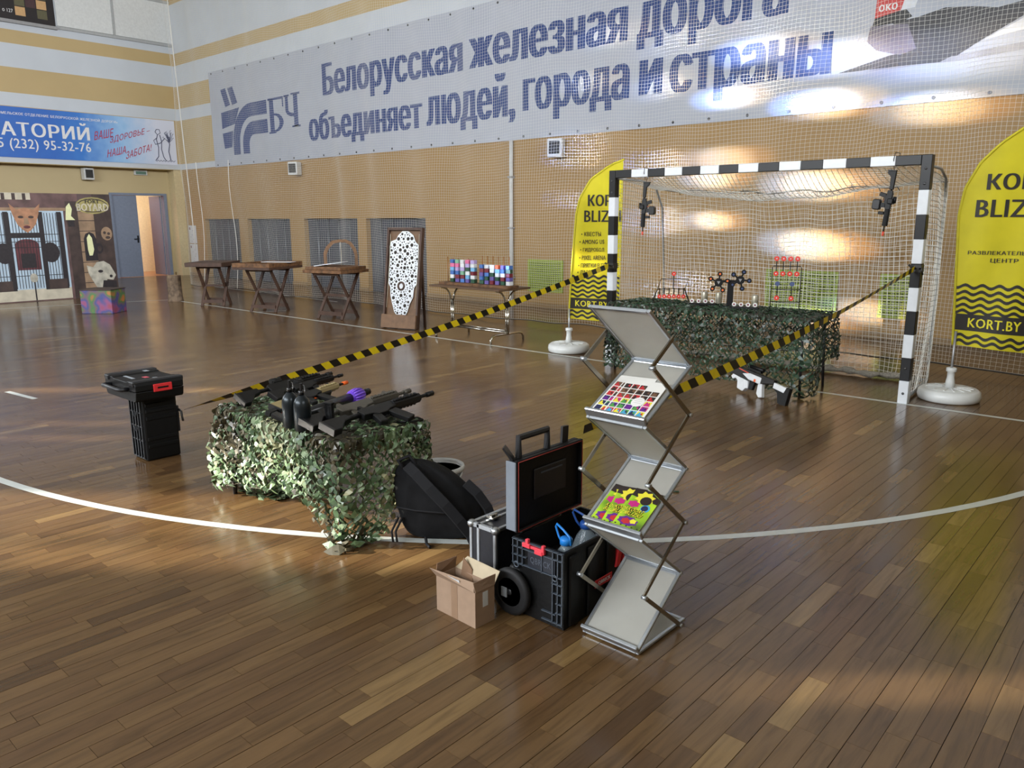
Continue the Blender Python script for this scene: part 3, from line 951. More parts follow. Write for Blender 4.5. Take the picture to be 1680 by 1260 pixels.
# wall to the right of the gate
R4(-0.92, -0.62, 0.20, 1.75, 4)
for k in range(7): R4(-0.92, -0.62, 0.30 + k * 0.21, 0.315 + k * 0.21, 9)
R4(-1.14, -0.92, 0.0, 1.95, 9)
R4(-0.62, -0.27, 0.0, 2.10, 9)
fl([(-0.86, 0.75), (-0.62, 0.75), (-0.62, 1.20), (-0.66, 1.30), (-0.74, 1.34), (-0.82, 1.30), (-0.86, 1.20)], 2)
fl([(-1.16, 1.58), (-1.13, 1.84), (-1.06, 1.92), (-1.02, 1.80), (-1.05, 1.66), (-0.98, 1.58)], 7)
R4(-1.12, -1.0, 1.45, 1.58, 2)
fl([(-0.80, 0.98), (-0.80, 1.22), (-0.75, 1.30), (-0.70, 1.22), (-0.68, 0.98), (-0.72, 0.86), (-0.78, 0.86)], 7)
ell(-0.40, 1.30, 0.11, 0.14, 4); ell(-0.44, 1.32, 0.03, 0.03, 9); ell(-0.36, 1.30, 0.03, 0.03, 9); ell(-0.38, 1.22, 0.05, 0.03, 9)
ell(-0.58, 1.0, 0.08, 0.11, 2); ell(-0.57, 1.0, 0.04, 0.06, 9)
# large pale beast head, generic
fl([(-0.86, 0.66), (-0.74, 0.62), (-0.66, 0.72), (-0.52, 0.74), (-0.40, 0.66), (-0.30, 0.44), (-0.36, 0.34), (-0.48, 0.36), (-0.56, 0.20), (-0.68, 0.16), (-0.78, 0.36), (-0.84, 0.50)], 8)
ell(-0.60, 0.53, 0.05, 0.03, 2); ell(-0.40, 0.42, 0.03, 0.03, 2)
fl([(-0.56, 0.34), (-0.30, 0.32), (-0.30, 0.14), (-0.60, 0.16)], 2)
for k in range(4): R4(-0.86 + k * 0.04, -0.84 + k * 0.04, 0.10, 0.18, 8)
# oval sign with lettering
ell(-0.62, 1.87, 0.33, 0.17, 5); ell(-0.62, 1.87, 0.30, 0.14, 9); ell(-0.62, 1.87, 0.28, 0.12, 5)
mb.build('backdrop_print', P, mu, fix=False)
mb = MB()
text(mb, 'FORT', lambda u, v: (0.0066, -0.76 + 0.28 * u, 1.915 + 0.07 * v), 0, bold=0.075)
text(mb, 'BOYARD', lambda u, v: (0.0066, -0.93 + 0.62 * u, 1.76 + 0.15 * v), 1, bold=0.075)
mb.build('sign_lettering', [P[2], P[3]], mu, fix=False)

def splash_mat(name, cols, scale):
    m = bpy.data.materials.new(name); m.use_nodes = True
    nt = m.node_tree; b = nt.nodes['Principled BSDF']; b.inputs['Roughness'].default_value = 0.5
    tc = nt.nodes.new('ShaderNodeTexCoord'); n = nt.nodes.new('ShaderNodeTexNoise')
    n.inputs['Scale'].default_value = scale; n.inputs['Detail'].default_value = 1
    nt.links.new(tc.outputs['Object'], n.inputs['Vector'])
    k = len(cols)
    r = ramp_nodes(nt, [(0.30 + 0.40 * i / (k - 1), c) for i, c in enumerate(cols)], False)
    nt.links.new(n.outputs['Fac'], r.inputs['Fac']); nt.links.new(r.outputs[0], b.inputs['Base Color'])
    return m
sb = thing('painted_box', 'low box splashed with rainbow paint before the fortress backdrop', 'box', (-10.98, -1.74, 0), math.radians(40))
mb = MB()
mb.box(-0.27, 0.27, -0.24, 0.24, 0.0, 0.40)
mb.build('box_body', splash_mat('splashed_paint', [rgb(180, 110, 60), rgb(70, 120, 70), rgb(112, 92, 96), rgb(64, 78, 132), rgb(140, 80, 120), rgb(150, 70, 70)], 4.0), sb, 0.006)
mb = MB(); mb.box(-0.28, 0.28, -0.25, 0.25, 0.40, 0.415); mb.build('lid', P[9], sb, 0.003)

st = thing('tree_stump', 'short brown tree stump standing at the court corner', 'stump', (-11.9, -0.03, 0))
def bark(name, c1, c2):
    m = mat(name, c1, 0.8, var=0.5, scale=14, bump=0.9)
    return m
mb = MB()
n = 22; vs = []; fs = []
lev = [(0, 1.12), (0.08, 1.03), (0.25, 0.97), (0.42, 0.99), (0.51, 0.98)]
pr = [1 + 0.07 * math.sin(3 * a * 2 * PI / n + 1) + rnd.uniform(-0.05, 0.05) for a in range(n)]
for z, s_ in lev:
    for j in range(n):
        a = 2 * PI * j / n
        vs.append((0.135 * s_ * pr[j] * math.cos(a), 0.135 * s_ * pr[j] * math.sin(a), z))
for i in range(len(lev) - 1):
    for j in range(n):
        j2 = (j + 1) % n
        fs.append((i * n + j, i * n + j2, (i + 1) * n + j2, (i + 1) * n + j))
mb.add(vs, fs)
mb.build('bark', bark('stump_bark', (110, 92, 74), None), st)
mb = MB(); mb.poly([vs[(len(lev) - 1) * n + j] for j in range(n)]); mb.build('cut_top', mat('stump_top', (150, 122, 88), 0.8, var=0.2, scale=30), st)
# ================================================================== NETS, GOAL, FLAGS, TAPE
M_NET = mat('net_cord_white', (214, 212, 204), 0.7, var=0.02)
def strands(mb, paths, r):
    """three-sided cords along polylines"""
    for pts in paths:
        k = len(pts)
        vs = []
        for i in range(k):
            p = Vector(pts[i])
            d = (Vector(pts[min(i + 1, k - 1)]) - Vector(pts[max(i - 1, 0)]))
            if d.length < 1e-9: d = Vector((0, 0, 1))
            d.normalize()
            a = Vector((0, 1, 0)) if abs(d.y) < 0.8 else Vector((1, 0, 0))
            s = d.cross(a).normalized(); t = s.cross(d)
            vs += [tuple(p + t * r), tuple(p - t * (r * 0.5) + s * (r * 0.87)), tuple(p - t * (r * 0.5) - s * (r * 0.87))]
        fs = []
        for i in range(k - 1):
            a, b = 3 * i, 3 * i + 3
            fs += [(a, a + 1, b + 1, b), (a + 1, a + 2, b + 2, b + 1), (a + 2, a, b, b + 2)]
        mb.add(vs, fs)
def net_pt(x, z):
    y = 1.86 + 0.07 * math.sin(1.9 * x + 0.7) + 0.045 * math.sin(5.3 * x + 0.4 * z) + 0.03 * math.sin(2.1 * z + x)
    dx = 0.030 * math.sin(6.1 * x + 0.9) + 0.02 * math.sin(2.3 * z + 3 * x)
    dz = 0.05 * math.sin(1.3 * x) + 0.012 * math.sin(7.1 * x + z)
    return (x + dx, y, z + dz * (0.4 + 0.1 * z))
NX0, NX1, NH, NP = -15.1, 4.6, 7.0, 0.042
net = thing('safety_net', 'large white square mesh safety net hanging before the goal wall', 'net', (0, 0, 0))
mb = MB()
nv = int((NX1 - NX0) / NP)
zs = [0.06 + (NH - 0.06) * i / 18 for i in range(19)]
strands(mb, [[net_pt(NX0 + i * NP, z) for z in zs] for i in range(nv + 1)], 0.0013)
xs_ = [NX0 + (NX1 - NX0) * i / 150 for i in range(151)]
nh = int(NH / NP)
strands(mb, [[net_pt(x, 0.06 + (NH - 0.06) * j / nh) for x in xs_] for j in range(nh + 1)], 0.0013)
o = mb.build('mesh_cords', M_NET, net, fix=False); o['kind'] = 'stuff'
mb = MB(); mb.tube([net_pt(x, 0.05) for x in xs_], 0.008, 5); mb.build('bottom_rope', mat('rope_dark', (64, 60, 54), 0.8), net)
mb = MB(); mb.tube([(NX0 + 0.45 - 0.06 * z, 1.86, z) for z in [0.9 + 6.1 * i / 10 for i in range(11)]], 0.012, 5); mb.build('edge_rope', M_NET, net)
for fx in (-14.2, -13.0):
    mb = MB(); mb.tube([(fx + 0.03 * math.sin(z * 2), net_pt(fx, z)[1] - 0.02, z) for z in [0.06 + 2.8 * i / 10 for i in range(11)]], [0.007] * 11, 5)
    mb.build('gathered_fold', M_NET, net)

# ---------------------------------------------------------------- handball goal
M_BLK = mat('goal_black', (16, 16, 18), 0.35, var=0.1, spec=0.35)
M_WHT = mat('goal_white', (222, 226, 230), 0.25, var=0.03, spec=0.6)
M_BOLT = mat('bolt_steel', (120, 122, 126), 0.3, 0.9)
goal = thing('handball_goal', 'black and white banded handball goal with white net', 'goal', (0, 0, 0))
for sx in (-1, 1):
    xa, xb = (1.5, 1.58) if sx > 0 else (-1.58, -1.5)
    mb = MB()
    for i in range(9):
        mb.box(xa, xb, 0, 0.08, 0.2 * i, 0.2 * (i + 1), 1 if i % 2 == 0 else 0)
    mb.box(xa, xb, 0, 0.08, 1.8, 2.08, 0)
    p_ = mb.build('goal_post', [M_BLK, M_WHT], goal, 0.004)
    for z in (0.09, 0.31, 1.85, 1.97):
        mb = MB(); mb.lathe([(0.012, 0), (0.010, 0.005), (0.0, 0.008)], 8); 
        b_ = mb.build('bolt', M_BOLT, p_); b_.rotation_euler = (PI / 2, 0, 0); b_.location = (sx * 1.54, -0.001, z)
mb = MB()
x = -1.5
mb.box(-1.5, -1.30, 0, 0.08, 2.0, 2.08, 0)
for i in range(13):
    mb.box(-1.30 + 0.2 * i, -1.30 + 0.2 * (i + 1), 0, 0.08, 2.0, 2.08, 1 if i % 2 == 0 else 0)
mb.box(1.30, 1.5, 0, 0.08, 2.0, 2.08, 0)
mb.build('crossbar', [M_BLK, M_WHT], goal, 0.004)
# rear steel frame
M_GAL = mat('galvanised_steel', (168, 170, 172), 0.4, 0.7)
for sx in (-1, 1):
    mb = MB()
    mb.tube([(sx * 1.54, 0.08, 2.0), (sx * 1.52, 0.55, 1.99), (sx * 1.50, 0.82, 1.92), (sx * 1.48, 0.95, 1.70), (sx * 1.47, 1.02, 0.9), (sx * 1.47, 1.05, 0.03)], 0.012, 8)
    mb.build('rear_stay', M_GAL, goal)
    mb = MB(); mb.tube([(sx * 1.54, 0.08, 0.03), (sx * 1.47, 1.05, 0.03)], 0.016, 8); mb.build('ground_bar', M_GAL, goal)
mb = MB(); mb.tube([(-1.47, 1.05, 0.03), (1.47, 1.05, 0.03)], 0.018, 8); mb.build('rear_ground_bar', M_GAL, goal)
# net panels: top, back, two sides
def sag(a, b, k): return k * math.sin(PI * a) * math.sin(PI * b)
def top_p(a, b):    # a across, b front to back
    x = -1.5 + 3.0 * a
    return (x, 0.05 + 0.85 * b, 2.0 - 0.10 * b - sag(a, b, 0.16) - 0.06 * b * math.sin(PI * a) + 0.01 * math.sin(9 * x))
def back_p(a, b):   # b top to bottom
    x = -1.49 + 2.98 * a
    yy = 0.90 + 0.15 * b + 0.10 * math.sin(PI * b) * math.sin(PI * a) + 0.035 * math.sin(7 * x + 2 * b) + 0.02 * math.sin(15 * x)
    return (x + 0.025 * math.sin(9 * x + 5 * b), yy, 1.90 - 0.06 * math.sin(PI * a) * (1 - b) - 1.87 * b + 0.015 * math.sin(11 * x) * (1 - b))
def side_p(sx):
    def f(a, b):    # a front to back, b top to bottom
        yb = 0.90 + 0.15 * b
        return (sx * (1.52 - 0.03 * a + 0.05 * math.sin(PI * a) * math.sin(PI * b) + 0.01 * math.sin(14 * a + 3 * b)), 0.08 + (yb - 0.08) * a, (2.0 - 0.10 * a) * (1 - b) + 0.03 * b)
    return f
M_GN = mat('goal_net_cord', (222, 220, 212), 0.7, var=0.02)
def panel(name, f, la, lb, cell=0.05, r=0.0023, seg=26):
    mb = MB()
    na, nb = int(la / cell), int(lb / cell)
    strands(mb, [[f(i / na, j / seg) for j in range(seg + 1)] for i in range(na + 1)], r)
    strands(mb, [[f(i / (2 * seg), j / nb) for i in range(2 * seg + 1)] for j in range(nb + 1)], r)
    o = mb.build(name, M_GN, goal, fix=False); o['kind'] = 'stuff'
panel('top_net', top_p, 3.0, 0.9)
panel('back_net', back_p, 3.0, 1.95)
panel('side_net', side_p(1), 0.9, 2.0, r=0.0026)
panel('side_net', side_p(-1), 0.9, 2.0)
mb = MB()   # lacing along the rear top edge, gathered net on the floor
mb.tube([back_p(i / 60, 0.0) for i in range(61)], 0.007, 5)
mb.build('lacing_cord', mat('cord_grey', (150, 146, 138), 0.8), goal)
mb = MB()
for i in range(14):
    a = 0.08 + 0.065 * i
    p = back_p(a, 0.0)
    mb.tube([(p[0] - 0.01, p[1] - 0.02, p[2] + 0.02), (p[0], p[1], p[2]), (p[0] + 0.03, p[1] - 0.03, p[2] - 0.035)], 0.004, 4)
mb.build('tie_knots', mat('tie_black', (40, 38, 36), 0.8), goal)
mb = MB()
mb.tube([(-1.4 + 2.8 * i / 40, 0.98 + 0.04 * math.sin(i * 0.9), 0.035 + 0.02 * abs(math.sin(i * 1.3))) for i in range(41)], [0.03 + 0.012 * math.sin(i * 2.1) for i in range(41)], 6)
mb.build('gathered_net', mat('net_bundle', (150, 144, 132), 0.9, var=0.3, scale=60, bump=0.8), goal)

# ---------------------------------------------------------------- feather flags
def yellow_cloth(name):
    m = mat(name, (238, 226, 44), 0.6, var=0.10, scale=3.5)
    nt = m.node_tree
    b = nt.nodes['Principled BSDF']
    tr = nt.nodes.new('ShaderNodeBsdfTranslucent')
    tr.inputs[0].default_value = lin((0.86, 0.82, 0.16)) + (1,)
    mx = nt.nodes.new('ShaderNodeMixShader'); mx.inputs[0].default_value = 0.35
    nt.links.new(b.outputs[0], mx.inputs[1]); nt.links.new(tr.outputs[0], mx.inputs[2])
    nt.links.new(mx.outputs[0], nt.nodes['Material Output'].inputs[0])
    return m
M_YEL = yellow_cloth('yellow_flag_cloth')
M_HEM = mat('yellow_flag_hem', (196, 184, 30), 0.6)
M_FBLK = mat('flag_print_black', (38, 34, 30), 0.6)
M_FYEL = mat('flag_print_yellow', (226, 214, 40), 0.6)
M_BASE = mat('white_plastic_base', (224, 226, 224), 0.35, var=0.03)
def interp(tab, z):
    if z <= tab[0][1]: return tab[0][0]
    for (s0, z0), (s1, z1) in zip(tab, tab[1:]):
        if z <= z1:
            return s0 + (s1 - s0) * (z - z0) / (z1 - z0)
    return tab[-1][0]
def feather_flag(label, loc, rz, left, width, z0, zmax, words, seed, bz):
    t = thing('feather_flag', label, 'flag', loc, rz, 'yellow feather flags beside the goal')
    rr = random.Random(seed)
    ph = rr.uniform(0, 6)
    def wv(s, z):
        return 0.014 * math.sin(9 * s + 1.3 * z + ph) + 0.010 * math.sin(15 * s - 3.0 * z + ph) * (1.2 - 0.3 * z)
    def right(z):
        return width
    rows, cols = 46, 14
    zt = [z0 + (zmax - z0) * i / rows for i in range(rows + 1)]
    mb = MB(); vs = []; fs = []
    for side in (-0.0012, 0.0012):
        for z in zt:
            a = interp(left, z)
            for j in range(cols + 1):
                s = a + (right(z) - a) * j / cols
                zz = z - 0.10 * (s / width) * max(0, 1 - (z - z0) / 0.6) * 0.4
                vs.append((s, wv(s, z) + side, zz))
    per = (rows + 1) * (cols + 1)
    for i in range(rows):
        for j in range(cols):
            a = i * (cols + 1) + j
            fs.append((a, a + 1, a + cols + 2, a + cols + 1))
            fs.append((per + a, per + a + cols + 1, per + a + cols + 2, per + a + 1))
    mb.add(vs, fs, 0, True)
    cloth = mb.build('flag_cloth', M_YEL, t, fix=False)
    def pt(s, z, off=0.004):
        zz = z - 0.10 * (s / width) * max(0, 1 - (z - z0) / 0.6) * 0.4
        return (s, wv(s, z) - off, zz)
    # sleeve along the curved edge
    mb = MB(); mb.tube([(interp(left, z) + 0.006, wv(interp(left, z), z), z) for z in zt], 0.012, 6); mb.build('pole_sleeve', M_HEM, t)
    # printed wavy stripes and the band with the address
    mb = MB()
    def wave_band(zc, h):
        n = 40
        a = interp(left, zc) + 0.015
        pts = [(a + (width - 0.006 - a) * i / n) for i in range(n + 1)]
        vs = []
        for s in pts:
            dz = 0.014 * math.sin(2 * PI * s / 0.125)
            vs += [pt(s, zc + dz - h / 2), pt(s, zc + dz + h / 2)]
        mb.add(vs, [(2 * i, 2 * i + 2, 2 * i + 3, 2 * i + 1) for i in range(n)])
    for zc in bz['waves']:
        wave_band(zc, 0.026)
    za, zb_ = bz['band']
    n = 16; vs = []
    for i in range(n + 1):
        s = interp(left, za) + 0.012 + (width - 0.015 - interp(left, za)) * i / n
        vs += [pt(s, za, 0.0045), pt(s, zb_, 0.0045)]
    mb.add(vs, [(2 * i, 2 * i + 2, 2 * i + 3, 2 * i + 1) for i in range(n)])
    mb.build('wave_print', M_FBLK, cloth, fix=False)
    for w_, s0, s1, za, zb_, k, bold in words:
        mb = MB(); text(mb, w_, lambda u, v: pt(s0 + (s1 - s0) * u, za + (zb_ - za) * v, 0.0062), bold=bold)
        mb.build('flag_lettering', M_FYEL if k else M_FBLK, cloth, fix=False)
    # pole, socket, water-filled base
    mb = MB(); mb.tube([(0, 0, 0.12), (0, 0, z0 + 0.12)], 0.011, 8); mb.build('pole', M_GAL, t)
    mb = MB(); mb.lathe([(0.04, 0.11), (0.036, 0.17), (0.030, 0.20), (0.030, 0.25), (0.042, 0.255), (0.042, 0.285), (0.03, 0.29)], 16); mb.build('socket', M_BASE, t)
    mb = MB()
    mb.lathe([(0.225, 0.0), (0.245, 0.012), (0.253, 0.045), (0.245, 0.085), (0.22, 0.105), (0.20, 0.098), (0.19, 0.106), (0.12, 0.112), (0.04, 0.115), (0.0, 0.115)], 36)
    base = mb.build('water_base', M_BASE, t)
    for i in range(14):
        a = 2 * PI * i / 14
        mb = MB(); mb.bar((0.06 * math.cos(a), 0.06 * math.sin(a), 0.113), (0.185 * math.cos(a), 0.185 * math.sin(a), 0.108), 0.012, 0.010)
        mb.build('base_rib', M_BASE, base)
    return t
feather_flag('yellow feather flag with bullet list, left of the goal', (-2.31, 0.28, 0), math.radians(37.7),
    [(-0.012, 0.40), (0.02, 1.07), (0.06, 1.63), (0.10, 1.81), (0.22, 2.02), (0.43, 2.17), (0.56, 2.235), (0.60, 2.24)], 0.60, 0.40, 2.24,
    [('КОРТ', 0.20, 0.57, 1.72, 1.85, 0, 0.075), ('BLIZKI', 0.16, 0.59, 1.54, 1.67, 0, 0.075), ('• КВЕСТЫ', 0.13, 0.36, 1.375, 1.425, 0, 0.030), ('• AMONG US', 0.11, 0.40, 1.285, 1.335, 0, 0.030),
     ('• ГИДРОБОЛ', 0.12, 0.40, 1.19, 1.24, 0, 0.030), ('• PIXEL ARENA', 0.11, 0.42, 1.10, 1.15, 0, 0.030), ('• ПРЯТКИ В ТЕМНОТЕ', 0.10, 0.58, 1.01, 1.06, 0, 0.030), ('• ЛАЗЕР', 0.09, 0.28, 0.93, 0.98, 0, 0.030),
     ('KORT.BY', 0.07, 0.46, 0.555, 0.625, 1, 0.050)], 3, {'waves': [0.90, 0.845, 0.79, 0.735, 0.685, 0.49, 0.44], 'band': (0.525, 0.655)})
feather_flag('yellow feather flag cut by picture edge, right of the goal', (1.80, 0.44, 0), math.radians(12),
    [(-0.02, 0.49), (-0.05, 1.0), (-0.085, 1.6), (-0.06, 1.82), (0.03, 2.02), (0.16, 2.17), (0.34, 2.31), (0.55, 2.42), (0.62, 2.44)], 0.62, 0.49, 2.44,
    [('КОРТ', 0.10, 0.56, 1.80, 1.93, 0, 0.075), ('BLIZKI', 0.04, 0.58, 1.58, 1.72, 0, 0.075), ('РАЗВЛЕКАТЕЛЬНЫЙ', 0.02, 0.56, 1.27, 1.31, 0, 0.037), ('ЦЕНТР', 0.19, 0.39, 1.20, 1.24, 0, 0.037),
     ('KORT.BY', 0.08, 0.47, 0.655, 0.735, 1, 0.050)], 8, {'waves': [1.00, 0.945, 0.89, 0.835, 0.785, 0.575, 0.525], 'band': (0.625, 0.765)})

# ---------------------------------------------------------------- barrier tape
M_TY = mat('tape_yellow', (226, 200, 30), 0.45); M_TB = mat('tape_black', (26, 24, 20), 0.45)
def tape(label, a, b, width, sagk, twist, pitch=0.15, tail=None):
    t = thing('barrier_tape', label, 'tape', a)
    a, b = Vector(a), Vector(b)
    d = b - a
    L = d.length
    h = Vector((d.x, d.y, 0)).normalized()
    nrm = Vector((-h.y, h.x, 0))
    n = int(L / (pitch / 2))
    mb = MB()
    def P(u, v):
        q = d * u + Vector((0, 0, -sagk * math.sin(PI * u)))
        tw = twist(u)
        w = Vector((0, 0, 1)) * math.cos(tw) + nrm * math.sin(tw)
        return q + w * (v * width)
    for i in range(n):
        for k in range(2):
            u0, u1 = (i + k * 0.5) / n, (i + k * 0.5 + 0.5) / n
            sh = 0.9 * width / L
            def Q(u, v): return tuple(P(min(max(u + sh * v, 0), 1), v))
            mb.add([Q(u0, -0.5), Q(u1, -0.5), Q(u1, 0.5), Q(u0, 0.5)], [(0, 1, 2, 3)], (i) % 2)
    mb.build('tape_strip', [M_TY, M_TB], t, fix=False)
    return t
def knot(t, c):
    mb = MB(); mb.box(c[0] - 0.043, c[0] + 0.043, c[1] - 0.043, c[1] + 0.043, c[2] - 0.03, c[2] + 0.03); mb.build('post_wrap', M_TB, t)
    mb = MB()
    mb.tube([(c[0] + 0.03, c[1] - 0.046, c[2]), (c[0] + 0.05, c[1] - 0.06, c[2] + 0.01), (c[0] + 0.06, c[1] - 0.05, c[2] - 0.05)], 0.008, 5)
    mb.tube([(c[0], c[1] - 0.046, c[2]), (c[0] - 0.03, c[1] - 0.07, c[2] + 0.02), (c[0] - 0.05, c[1] - 0.06, c[2] + 0.03)], 0.01, 5)
    mb.build('loose_end', M_TB, t)
t = tape('yellow and black barrier tape from black cases to left goal post', (-1.545, -0.012, 1.07), (-1.69, -4.812, 0.315), 0.072, 0.05, lambda u: 0.35 + (1.0 * max(0, u - 0.85) / 0.15))
knot(t, (0.005, 0.052, 0))
t = tape('yellow and black barrier tape from open toolbox to right goal post', (1.535, -0.012, 1.16), (1.44, -4.50, 0.675), 0.056, 0.06, lambda u: 0.25 + 0.35 * math.sin(7 * u))
knot(t, (0.005, 0.052, 0))
# ================================================================== THINGS ALONG THE GOAL LINE
M_DW = mat('dark_stained_wood', (70, 48, 36), 0.6, var=0.25, scale=18)
M_MW = mat('brown_board', (108, 78, 50), 0.55, var=0.2, scale=12)
M_RUST = mat('rough_plank', (104, 72, 44), 0.7, var=0.5, scale=16, bump=0.6)
M_WBOARD = mat('white_board', (214, 218, 222), 0.4, var=0.02)
M_STRING = mat('pale_string', (190, 180, 160), 0.8)
def x_table(label, loc, rz, u, v, ft):
    """folding table: two X frames spread along local y, ft = half spacing of frames along x"""
    t = thing('folding_table', label, 'table', loc, rz, 'folding wooden tables along the goal line')
    H = 0.74
    hv = 0.21
    for sx in (-1, 1):
        for sy in (-1, 1):
            off = 0.012 * sy
            mb = MB(); mb.bar((sx * ft + off, -sy * hv, 0.0), (sx * ft + off, sy * (hv + 0.03), H), 0.022, 0.05, up=(1, 0, 0)); mb.build('leg', M_DW, t)
    for y in (-hv, hv):
        mb = MB(); mb.bar((-ft, y * 0.86, 0.09), (ft, y * 0.86, 0.09), 0.02, 0.06); mb.build('stretcher', M_DW, t)
        mb = MB(); mb.bar((-ft - 0.02, y * 1.1, H - 0.02), (ft + 0.02, y * 1.1, H - 0.02), 0.03, 0.04); mb.build('top_rail', M_DW, t)
    mb = MB(); mb.bar((-ft, 0, 0.37), (ft, 0, 0.37), 0.02, 0.04); mb.build('middle_rail', M_DW, t)
    return t, H
t, H = x_table('folding table with plain dark wooden tray, beside the tree stump', (-10.57, 0.12, 0), math.radians(40), 0.66, 0.95, 0.20)
mb = MB(); mb.box(-0.34, 0.34, -0.47, 0.45, H, H + 0.075); mb.build('table_top', M_DW, t, 0.005)
t, H = x_table('folding table with rough framed tray, middle of the three', (-8.96, 0.27, 0), math.radians(22), 0.76, 1.0, 0.25)
mb = MB(); mb.box(-0.38, 0.38, -0.46, 0.50, H, H + 0.04); mb.build('table_top', M_DW, t)
for a in ((-0.38, 0.38, -0.46, -0.41), (-0.38, 0.38, 0.45, 0.50), (-0.38, -0.33, -0.41, 0.45), (0.33, 0.38, -0.41, 0.45)):
    mb = MB(); mb.box(*a, H + 0.04, H + 0.11); mb.build('tray_rim', M_RUST, t, 0.004)
ws = thing('white_card', 'thin white card lying in the middle folding table tray', 'card', (-8.80, 0.42, H + 0.105), math.radians(30))
mb = MB(); mb.box(-0.30, 0.26, -0.10, 0.10, 0.006, 0.012); mb.build('card_sheet', M_WBOARD, ws)
t, H = x_table('folding table carrying wooden arch and tilted white plate', (-7.19, 0.44, 0), math.radians(12), 0.7, 0.8, 0.25)
mb = MB(); mb.box(-0.40, 0.40, -0.34, 0.34, H, H + 0.05); mb.build('table_top', M_RUST, t, 0.005)
mb = MB(); mb.box(-0.37, 0.37, -0.31, 0.31, H + 0.05, H + 0.10); mb.build('upper_tray', M_RUST, t, 0.006)
ar = thing('wooden_arch', 'low wooden arch standing on the third folding table', 'frame', (-7.25, 0.60, H + 0.10), math.radians(48))
poly = [(-0.20, 0), (-0.20, 0.20), (-0.17, 0.30), (-0.10, 0.40), (-0.02, 0.42), (0.06, 0.42), (0.12, 0.38), (0.17, 0.28), (0.19, 0.18), (0.19, 0)]
poly = [(x * 1.4, z) for x, z in poly]
inner = [(x * 0.82, z * 0.88) for x, z in poly]
mb = MB()
for i in range(len(poly) - 1):
    q = [poly[i], poly[i + 1], inner[i + 1], inner[i]]
    mb.prism(q, -0.012, 0.012, 'y')
mb.build('arch_board', M_MW, ar)
mb = MB(); mb.tube([(0, -0.014, 0.38), (0.005, -0.02, 0.2), (0.0, -0.02, -0.35)], 0.005, 5); mb.build('hanging_string', M_STRING, ar)
pl = thing('tilted_plate', 'white plate tilted on the tray under the wooden arch', 'plate', (-7.2, 0.40, H + 0.10), math.radians(30))
mb = MB(); mb.prism([(-0.28, 0.0), (-0.28, 0.012), (0.20, 0.077), (0.20, 0.065)], -0.12, 0.12, 'y'); mb.build('plate_board', M_WBOARD, pl)

# ---------------------------------------------------------------- perforated board on a leaning easel
eb = thing('perforated_board', 'white board full of holes on a brown wooden easel', 'game board', (-5.43, 0.28, 0), math.radians(16.4))
LEAN = math.radians(9)
eT = Matrix.Rotation(-LEAN, 4, 'X')
def emb():
    m_ = MB(); m_.T = eT; return m_
mb = emb(); mb.box(-0.27, 0.27, 0.0, 0.015, 0.02, 1.45); mb.build('back_board', M_MW, eb)
for x in (-0.30, 0.27):
    mb = emb(); mb.box(x, x + 0.03, -0.05, 0.03, 0.0, 1.47); mb.build('side_frame', M_DW, eb, 0.003)
mb = emb(); mb.box(-0.27, 0.27, -0.05, 0.03, 1.43, 1.47); mb.build('top_frame', M_DW, eb, 0.003)
mb = emb(); mb.box(-0.30, 0.30, -0.09, -0.051, 0.0, 0.20); mb.build('front_box', M_MW, eb, 0.004)
for x in (-0.27, 0.25):
    mb = MB(); mb.bar((x, 0.215, 1.15), (x, 0.27, 0.0), 0.03, 0.03); mb.build('rear_leg', M_DW, eb)
# outline of the white plate and holes cut as discs
out = [(-0.05, 0.17), (0.06, 0.17), (0.11, 0.25), (0.14, 0.36), (0.19, 0.46), (0.20, 0.60), (0.245, 0.66), (0.25, 0.85), (0.255, 1.05), (0.24, 1.22), (0.18, 1.27), (0.14, 1.36), (0.05, 1.42), (-0.05, 1.42), (-0.12, 1.36), (-0.15, 1.30), (-0.24, 1.27), (-0.26, 1.20), (-0.25, 1.0), (-0.255, 0.80), (-0.25, 0.66), (-0.21, 0.60), (-0.20, 0.48), (-0.17, 0.38), (-0.12, 0.24)]
mb = emb(); mb.prism(out, -0.022, -0.012, 'y'); wb = mb.build('white_plate', M_WBOARD, eb)
def inside(x, z, m=0.0):
    c = False; n = len(out)
    for i in range(n):
        x0, z0 = out[i]; x1, z1 = out[i - 1]
        if (z0 > z) != (z1 > z) and x < (x1 - x0) * (z - z0) / (z1 - z0) + x0: c = not c
    return c
def margin(x, z, r):
    return all(inside(x + r * math.cos(a), z + r * math.sin(a)) for a in [PI / 4 * k for k in range(8)])
holes = []
rh = random.Random(5)
M_HOLE = mat('hole_dark', (44, 36, 30), 0.8)
for r_, cnt in ((0.027, 22), (0.019, 40), (0.011, 90), (0.008, 90)):
    tries = 0; got = 0
    while got < cnt and tries < 4000:
        tries += 1
        x, z = rh.uniform(-0.25, 0.25), rh.uniform(0.18, 1.41)
        if math.hypot(x + 0.02, z - 0.62) < 0.075 + r_ or not margin(x, z, r_ + 0.006): continue
        if any(math.hypot(x - a, z - b) < r_ + c + 0.007 for a, b, c in holes): continue
        holes.append((x, z, r_)); got += 1
hm = {}
for x, z, r_ in holes:
    if r_ not in hm:
        m_ = MB(); m_.lathe([(r_, 0.0), (r_, 0.001)], 10); hm[r_] = m_.mesh('hole', M_HOLE)
    h_ = put('hole', hm[r_], wb)
    q = eT @ Vector((x, -0.0222, z))
    h_.location = q; h_.rotation_euler = (PI / 2 - LEAN, 0, 0)
mb = emb()
ring = [(-0.02 + 0.05 * math.cos(a), -0.024, 0.62 + 0.055 * math.sin(a)) for a in [2 * PI * k / 16 for k in range(16)]]
mb.tube(ring, 0.016, 6, closed=True); mb.build('hole_ring', M_DW, eb)
